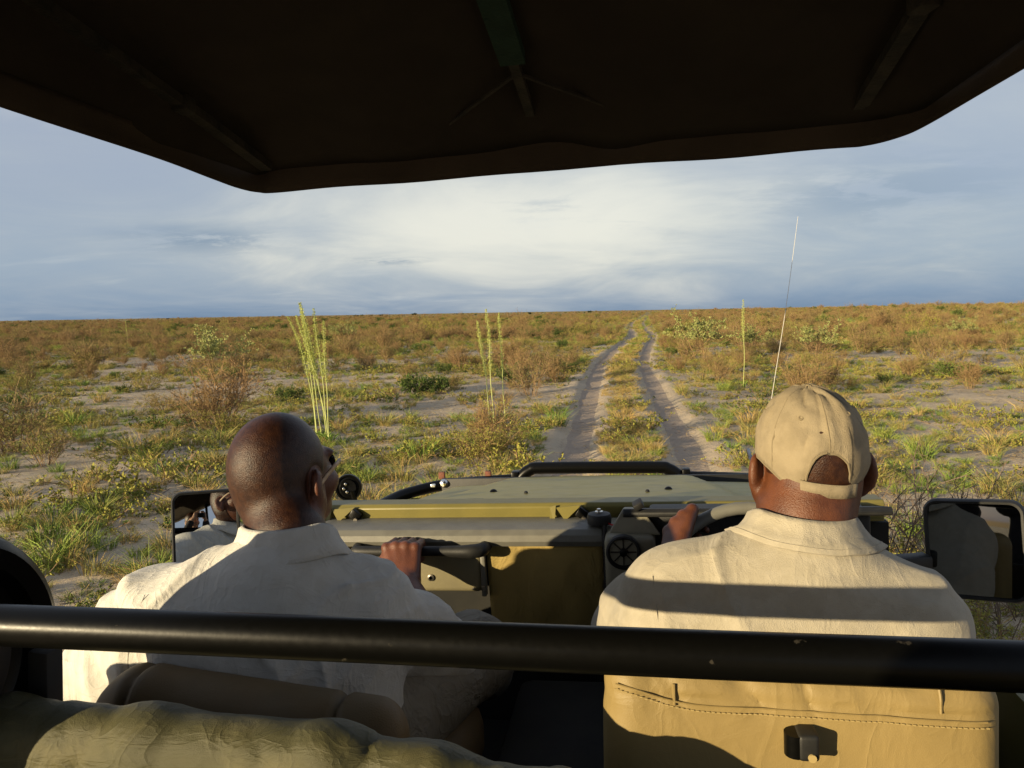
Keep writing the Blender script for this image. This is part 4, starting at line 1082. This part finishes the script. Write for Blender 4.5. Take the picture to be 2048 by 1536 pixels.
PALE = [shrub(1.5, 1.5, 9, 9, 6, .009, 9, .068, .034, [M['twig brown'], M['leaf pale']], top=.45, cone=.9) for _ in range(3)]
BARE = [shrub(.8, .9, 9, 9, 6, .006, 0, .02, .01, [M['twig grey'], M['leaf dark']], cone=1.1) for _ in range(2)]
ROS = [rosette(14, .30, .022, [g_])]
def spike(h, wob, frac, nfl, ph):                      # tall stem with a crowded flower spike
    b = VB(); n = 26; t = np.linspace(0, 1, n); q_ = rng.uniform(.1, .6), rng.uniform(0, 6.28)
    P = np.stack([wob*(.5*t+.5*t*t)*math.cos(ph)+.5*wob*q_[0]*np.sin(t*4+q_[1])*t+.012*np.sin(t*9+q_[1]), wob*t*t*math.sin(ph)+.08*q_[0]*np.sin(t*3+q_[1]), h*t], 1)
    k = 6; rad = np.interp(t, [0, .6, 1], [.0085, .007, .003])
    ring = [P[i]+rad[i]*np.array([math.cos(6.2832*j/k), math.sin(6.2832*j/k), 0]) for i in range(n) for j in range(k)]
    b.add(ring, [(i*k+j, i*k+(j+1) % k, (i+1)*k+(j+1) % k, (i+1)*k+j) for i in range(n-1) for j in range(k)], 0)
    me = b.mesh('stem', [M['flower stem']])
    f = VB()
    for i in range(nfl):
        u = 1-frac*rng.uniform(0, 1)**.9; p = np.array([np.interp(u, t, P[:, c]) for c in range(3)])
        a = rng.uniform(0, 6.28); wd = np.interp(u, [1-frac, 1-frac*.75, .93, 1], [.014, .032, .020, .005])*rng.uniform(.5, 1.2)
        e = p+np.array([math.cos(a)*wd, math.sin(a)*wd, wd*.5]); f.ribbon([p, e], np.array([.002, .002]), 0)
        for _ in range(3): f.leaf(e, rng.normal(size=3)*.5+np.array([math.cos(a), math.sin(a), .6]), .015, .008, 0)
    return me, f.mesh('spike', [M['flower spike']])

def single(name, me, p, sc, label, cat, group=None, rot=None):
    o = D.objects.new(name, me); COL.objects.link(o); o.location = p; o.scale = (sc, sc, sc) if np.isscalar(sc) else sc
    o.rotation_euler = (rng.normal()*.05, rng.normal()*.05, rng.uniform(0, 6.28) if rot is None else rot); return tag(o, label, cat, group)
def gp(px, py): p = on_ground(px, py); return (float(p[0]), float(p[1]), float(gh(p[0], p[1]))-.01)

# flower stalks
ORD = ['first', 'second', 'third', 'fourth', 'fifth', 'sixth', 'seventh', 'eighth', 'ninth', 'tenth', 'eleventh', 'twelfth', 'thirteenth']
def stalks(labels, spots, frac=.5):                    # foot pixel, height, lean
    for lab, (px, py, hh, lean) in zip(labels, spots):
        root = D.objects.new('flower_stalk', None); COL.objects.link(root); root.location = gp(px, py)
        tag(root, lab, 'flower stalk', 'tall pale flower stalks')
        st, fl = spike(hh, abs(lean), frac, int(760*frac), math.pi if lean < 0 else 0.2)
        for nm, me in (('stem', st), ('flower_spike', fl)):
            o = D.objects.new(nm, me); COL.objects.link(o); o.parent = root
        o = D.objects.new('leaf_rosette', ROS[0]); COL.objects.link(o); o.parent = root; o.scale = (.8,)*3; o.rotation_euler = (0, 0, rng.uniform(0, 6))
stalks([ORD[i]+' from the left of the pale stalks clumped behind the bareheaded passenger' for i in range(7)],
       [(634, 880, 1.85, -.36), (640, 882, 2.06, -.32), (645, 884, 1.98, -.24), (650, 886, 2.06, -.22), (654, 887, 1.88, -.30), (659, 889, 1.98, -.17), (663, 890, 1.80, -.10)])
stalks(['left flower stalk of the three beside the left wheel rut, leaning left', 'middle flower stalk of the three beside the left wheel rut', 'right thin flower stalk of the three beside the left wheel rut'], [(982, 850, 1.72, -.20), (986, 856, 1.92, -.06), (1010, 842, 1.88, -.06)], .52)
stalks(['lone thin flower stalk right of the track'], [(1488, 775, 2.05, -.05)], .45)
stalks(['distant flower stalk on the left plain'], [(256, 690, 1.75, -.1)], .45)

# shrubs that can be told apart
NAMED = [
 ('shrub', DARKS, 832, 790, 1.15, 'larger dark green leafy shrub left of the three stalks', 'shrub'),
 ('shrub', DARKS, 870, 788, 1.0, 'smaller dark green leafy shrub touching the larger one', 'shrub'),
 ('shrub', DARKS, 1025, 768, 1.05, 'dark green shrub just right of the three flower stalks', 'shrub'),
 ('shrub', DARKS, 1135, 745, .8, 'low dark green shrub at the edge of the left rut', 'shrub'),
 ('shrub', YELS, 950, 922, .95, 'yellow-green bush just beyond the left front of the bonnet', 'bush'),
 ('shrub', YELS, 1010, 915, .75, 'small olive bush between yellow-green bush and left rut', 'bush'),
 ('dry_bush', BROWN, 980, 905, 1.0, 'brown twiggy bush standing inside the yellow-green bush', 'bush'),
 ('dry_bush', BROWN, 440, 850, 1.65, 'tall brown twiggy bush left of the bareheaded passenger', 'bush'),
 ('dry_bush', BROWN, 405, 858, 1.1, 'brown bush at the left foot of the tall brown bush', 'bush'),
 ('shrub', YELS, 450, 872, .85, 'yellow-green shrub at the foot of the tall brown bush', 'bush'),
 ('leafy_shrub', PALE, 432, 760, 1.05, 'pale-leaved shrub rising above the tall brown bush', 'shrub'),
 ('leafy_shrub', PALE, 1405, 722, 1.2, 'pale green small tree right of the track, nearest the rut', 'shrub'),
 ('leafy_shrub', PALE, 1500, 710, .8, 'pale green shrub beside the lone flower stalk', 'shrub'),
 ('leafy_shrub', PALE, 1630, 720, .95, 'pale green shrub right of the antenna', 'shrub'),
 ('leafy_shrub', PALE, 1920, 680, .8, 'pale green shrub far off at the right', 'shrub'),
 ('leafy_shrub', PALE, 690, 690, 1.0, 'pale green shrub behind the dense clump of stalks', 'shrub'),
 ('dry_bush', BROWN, 1610, 790, 1.15, 'large brown twiggy bush behind the beige cap, right of the antenna', 'bush'),
 ('dry_bush', BROWN, 1650, 778, .9, 'smaller brown bush overlapping the large one behind the cap', 'bush'),
 ('dry_bush', BROWN, 1060, 790, 1.25, 'brown twiggy bush between three stalks and left rut', 'bush'),
 ('dry_bush', BROWN, 1090, 762, 1.2, 'straw brown bush close to the left rut, farther off', 'bush'),
 ('dry_bush', BROWN, 25, 905, 1.3, 'brown bush cut by the left edge of the picture', 'bush'),
 ('dry_bush', BROWN2, 90, 930, .9, 'low orange-brown bush near the left edge', 'bush'),
 ('bare_bush', BARE, 1790, 1165, 1.1, 'bare dark twiggy bush left of the right door mirror', 'bush'),
 ('bare_bush', BARE, 1860, 1105, 1.1, 'bare dark bush behind the right door mirror', 'bush'),
 ('bare_bush', BARE, 2010, 1290, 1.0, 'bare twiggy bush below the right door mirror', 'bush'),
 ('shrub', YELS, 1960, 1330, .6, 'low olive bush beside the driver, lowest at the right', 'bush'),
 ('bare_bush', BARE, 2080, 1200, 1.1, 'bare dark bush cut by the right edge', 'bush'),
 ('shrub', DARKS, 180, 690, 1.3, 'bright green bush on the far left plain', 'bush'),
]
for nm, pool, px, py, sc, lab, cat in NAMED:
    single(nm, pool[int(rng.integers(len(pool)))], gp(px, py), sc, lab, cat, 'shrubs on the plain')
# far dark trees on the skyline
ft = shrub(3.2, 4.2, 9, 9, 6, .06, 6, .42, .30, [M['twig grey'], M['tree far']], top=.2, cone=1.1)
for k, (px, dist) in enumerate(((60, 600), (335, 680), (458, 620), (560, 700), (712, 560), (722, 600), (742, 640), (762, 520), (798, 650), (828, 600), (915, 700), (1060, 560), (1180, 640))):
    v = VM3 @ ray(px, 640-px*.0167); v = v/v[1]; x = v[0]*dist
    single('far_tree', ft, (x, dist, float(gh(x, dist))-.2), rng.uniform(.4, .7), ORD[k]+' tiny dark tree from the left on the far skyline', 'tree', 'dark trees on the skyline')

# near grass tufts one by one, then the rest as ground cover
CW = VM3 @ CAM
def in_view(x, y):
    a = x/np.maximum(y, .1); return (a > -1.15) & (a < .85)
kinds = [('green_grass_tuft', GREEN, 'green'), ('olive_grass_tuft', OLIVE, 'olive yellowish'), ('dry_grass_tuft', DRY, 'dry straw-coloured')]
def where(x, y):
    v = RCV @ (VM3.T @ (np.array([x, y, 0.0])-VM3 @ CAM)); px = 1024-F*v[0]/v[2]
    if abs(x-float(tcx(y))) < .6: return 'on the strip between the two wheel ruts'
    for lim, t in ((120, 'at the left edge of the picture'), (350, 'left of the left door mirror'), (500, 'above the left door mirror'), (700, 'just right of the bareheaded head'), (900, 'beyond the left wing'), (1140, 'beside the left wheel rut'),
                   (1530, 'beside the right wheel rut, left of the cap'), (1860, 'just right of the capped head'), (2000, 'above the right door mirror')):
        if px < lim: return t
    return 'at the right edge of the picture'
def clump(x, y): return fbm(x*.28, y*.28, 0, 55, 3)
def zone(x, y): return fbm(x*.05, y*.05, 0, 66, 3)
placed = 0; tries = 0
while placed < 285 and tries < 20000:
    tries += 1
    y = rng.uniform(3.6, 11.5); x = rng.uniform(-1.0*y, .75*y)
    if abs(x) < 1.0 and y < 3.6: continue
    if rutd(x, y) < .36: continue
    strip = abs(x-float(tcx(y))) < .5
    if not strip and rng.uniform() > .66+.7*float(clump(x, y)): continue
    r_ = rng.uniform(); k = (2 if r_ < .55 else 1) if strip else (0 if r_ < .5 else 1 if r_ < .84 else 2)
    nm, pool, word = kinds[k]; sc = float(np.clip(rng.lognormal(-.25, .34), .35, 1.25))*(.62 if strip else 1)
    size = 'small ' if sc < .65 else 'large ' if sc > 1.1 else 'middling '; dist_ = 'nearest the vehicle, ' if y < 5.5 else 'farther out, ' if y > 9 else ''
    lab = size+word+' grass tuft '+dist_+where(x, y)
    single(nm, pool[int(rng.integers(len(pool)))], (x, y, float(gh(x, y))-.012), sc, lab, 'grass tuft', word+' grass tufts on the sand'); placed += 1

PC = D.collections.new('cover_parts')                 # kept out of the scene: only the ground cover draws them
def cover(name, protos, pts, label, cat):
    col = D.collections.new(name+'_parts')
    for i, me in enumerate(protos):
        o = D.objects.new('%s_piece_%02d' % (name, i), me); col.objects.link(o)
    me = D.meshes.new(name); P = np.array([p[:3] for p in pts], np.float32)
    me.vertices.add(len(P)); me.vertices.foreach_set('co', P.ravel())
    for an, ty, va in (('scl', 'FLOAT', [p[3] for p in pts]), ('idx', 'INT', [p[4] for p in pts])):
        a = me.attributes.new(an, ty, 'POINT'); a.data.foreach_set('value', np.array(va, np.float32 if ty == 'FLOAT' else np.int32))
    a = me.attributes.new('rot', 'FLOAT_VECTOR', 'POINT'); n = len(P)
    a.data.foreach_set('vector', np.stack([rng.normal(size=n)*.08, rng.normal(size=n)*.08, rng.uniform(0, 6.28, n)], 1).astype(np.float32).ravel())
    o = D.objects.new(name, me); COL.objects.link(o)
    ng = D.node_groups.new(name, 'GeometryNodeTree'); ng.is_modifier = True
    ng.interface.new_socket('Geometry', in_out='INPUT', socket_type='NodeSocketGeometry'); ng.interface.new_socket('Geometry', in_out='OUTPUT', socket_type='NodeSocketGeometry')
    N = ng.nodes.new; gi = N('NodeGroupInput'); go = N('NodeGroupOutput'); ip = N('GeometryNodeInstanceOnPoints'); ci = N('GeometryNodeCollectionInfo')
    ci.inputs[0].default_value = col; ci.inputs['Separate Children'].default_value = True; ci.inputs['Reset Children'].default_value = True
    def na(nm, ty):
        q = N('GeometryNodeInputNamedAttribute'); q.data_type = ty; q.inputs[0].default_value = nm; return q.outputs[0]
    Lk = ng.links.new; Lk(gi.outputs[0], ip.inputs['Points']); Lk(ci.outputs[0], ip.inputs['Instance']); ip.inputs['Pick Instance'].default_value = True
    Lk(na('idx', 'INT'), ip.inputs['Instance Index']); Lk(na('rot', 'FLOAT_VECTOR'), ip.inputs['Rotation']); Lk(na('scl', 'FLOAT'), ip.inputs['Scale']); Lk(ip.outputs[0], go.inputs[0])
    md = o.modifiers.new('scatter', 'NODES'); md.node_group = ng
    return tag(o, label, cat, kind='stuff')
def scatter(n, y0, y1, power, accept, nproto, smin, smax):
    out = []; u = rng.uniform(size=n); y = (y0**power+u*(y1**power-y0**power))**(1/power); a = rng.uniform(-1.12, .82, n); x = a*y
    keep, kk = accept(x, y); keep &= rutd(x, y) > np.where(y < 60, .36, .28)+.08*rng.uniform(size=n)
    x, y = x[keep], y[keep]; z = gh(x, y)-.015; m = len(x)
    sc = np.clip(np.exp(rng.normal(-.15, .34, m)), .35, 1.9)*rng.uniform(smin, smax, m); ix = rng.integers(0, nproto, m)
    return list(zip(x, y, z, sc, ix))
def acc(base, kc, kz, far=None):
    def f(x, y):
        p = base+kc*clump(x, y)+kz*zone(x, y)
        if far is not None: p = p*np.interp(y, *far)
        return rng.uniform(size=len(x)) < p, None
    return f
def strip_acc(x, y): return (np.abs(x-tcx(y)) < .52), None
gg = scatter(22000, 4.5, 60, 1.6, acc(.44, .8, .3), 4, .35, 1.0)+scatter(16000, 40, 190, 1.5, acc(.42, .5, .4), 4, 1.1, 2.2)
cover('green_grass', GREEN, gg, 'scattered green grass across the plain', 'grass')
oo = scatter(18000, 4.5, 60, 1.6, acc(.41, .8, -.1), 4, .35, 1.0)+scatter(15000, 40, 240, 1.4, acc(.45, .5, 0), 4, 1.1, 2.2)
cover('olive_grass', OLIVE, oo, 'scattered olive grass across the plain', 'grass')
yy = np.concatenate([rng.uniform(5, 40, 900), rng.uniform(30, 120, 900)]); xx = tcx(yy)+rng.normal(size=len(yy))*.24
sp_ = [(x, y, float(gh(x, y))-.012, float(rng.uniform(.3, .6)), int(rng.integers(4))) for x, y in zip(xx, yy) if abs(x-float(tcx(y))) < .46]
dd = scatter(9000, 4.5, 60, 1.6, acc(.34, .5, -.1), 4, .35, .95)+scatter(9000, 40, 220, 1.4, acc(.3, .4, -.2), 4, 1.0, 2.0)
cover('dry_grass', DRY, dd+sp_, 'scattered dry straw grass across the plain and track strip', 'grass')
ll_ = scatter(17000, 4, 60, 1.6, acc(.55, .7, .2), 3, .5, 1.3)+scatter(9000, 40, 160, 1.5, acc(.4, .5, .2), 3, 1.2, 2.4)
cover('low_herbs', LOW, ll_, 'low creeping herbs between the grass tufts', 'herbs')
def shy(x, y): return np.abs(x-tcx(y)) > 1.5
def acc2(base, kz, far):
    def f(x, y):
        p = (base+kz*zone(x, y)+.35*clump(x, y))*np.interp(y, *far)
        return (rng.uniform(size=len(x)) < p) & shy(x, y), None
    return f
br = scatter(4200, 13, 70, 1.8, acc2(.46, -.6, ([13, 18, 26, 45, 70], [.08, .25, .6, .95, 1])), 7, .55, 1.0)+scatter(17000, 50, 420, 1.35, acc2(.7, -.6, ([50, 100], [.9, 1])), 7, .8, 1.3)+scatter(5500, 300, 1400, 1.2, acc2(.8, -.2, ([300, 500], [1, 1])), 7, 1.2, 2.0)
cover('brown_scrub', BROWN+BROWN2, br, 'brown dry scrub covering the plain into the distance', 'scrub')
gs = scatter(2600, 14, 70, 1.8, acc2(.26, .4, ([14, 30], [.4, 1])), 6, .45, .9)+scatter(9500, 50, 420, 1.35, acc2(.45, .5, ([50, 100], [.8, 1])), 6, .9, 1.5)+scatter(1500, 300, 1300, 1.2, acc2(.6, .2, ([300, 500], [1, 1])), 6, 1.3, 2.4)
cover('green_scrub', DARKS+YELS, gs, 'green leafy scrub dotted over the plain', 'scrub')

def litter(n, r, l, mats):                             # fallen stems and leaf bits lying on the sand
    b = VB()
    for i in range(n):
        a = rng.uniform(0, 6.28); p = np.array([rng.normal()*r, rng.normal()*r, rng.uniform(.004, .02)]); d = np.array([math.cos(a), math.sin(a), rng.normal()*.12])*l*rng.uniform(.3, 1)
        b.ribbon([p, p+d*.5+rng.normal(size=3)*.006, p+d], np.array([.004, .004, .002]), int(rng.integers(2)), np.array([-d[1], d[0], .3*l]))
    return b.mesh('litter', mats)
LIT = [litter(45, .22, .14, [M['twig grey'], M['grass dry']]) for _ in range(3)]
cover('dry_litter', LIT, scatter(12000, 4, 32, 1.7, acc(.6, .3, 0), 3, .5, 1.3), 'fallen dry stems and litter on the sand', 'litter')
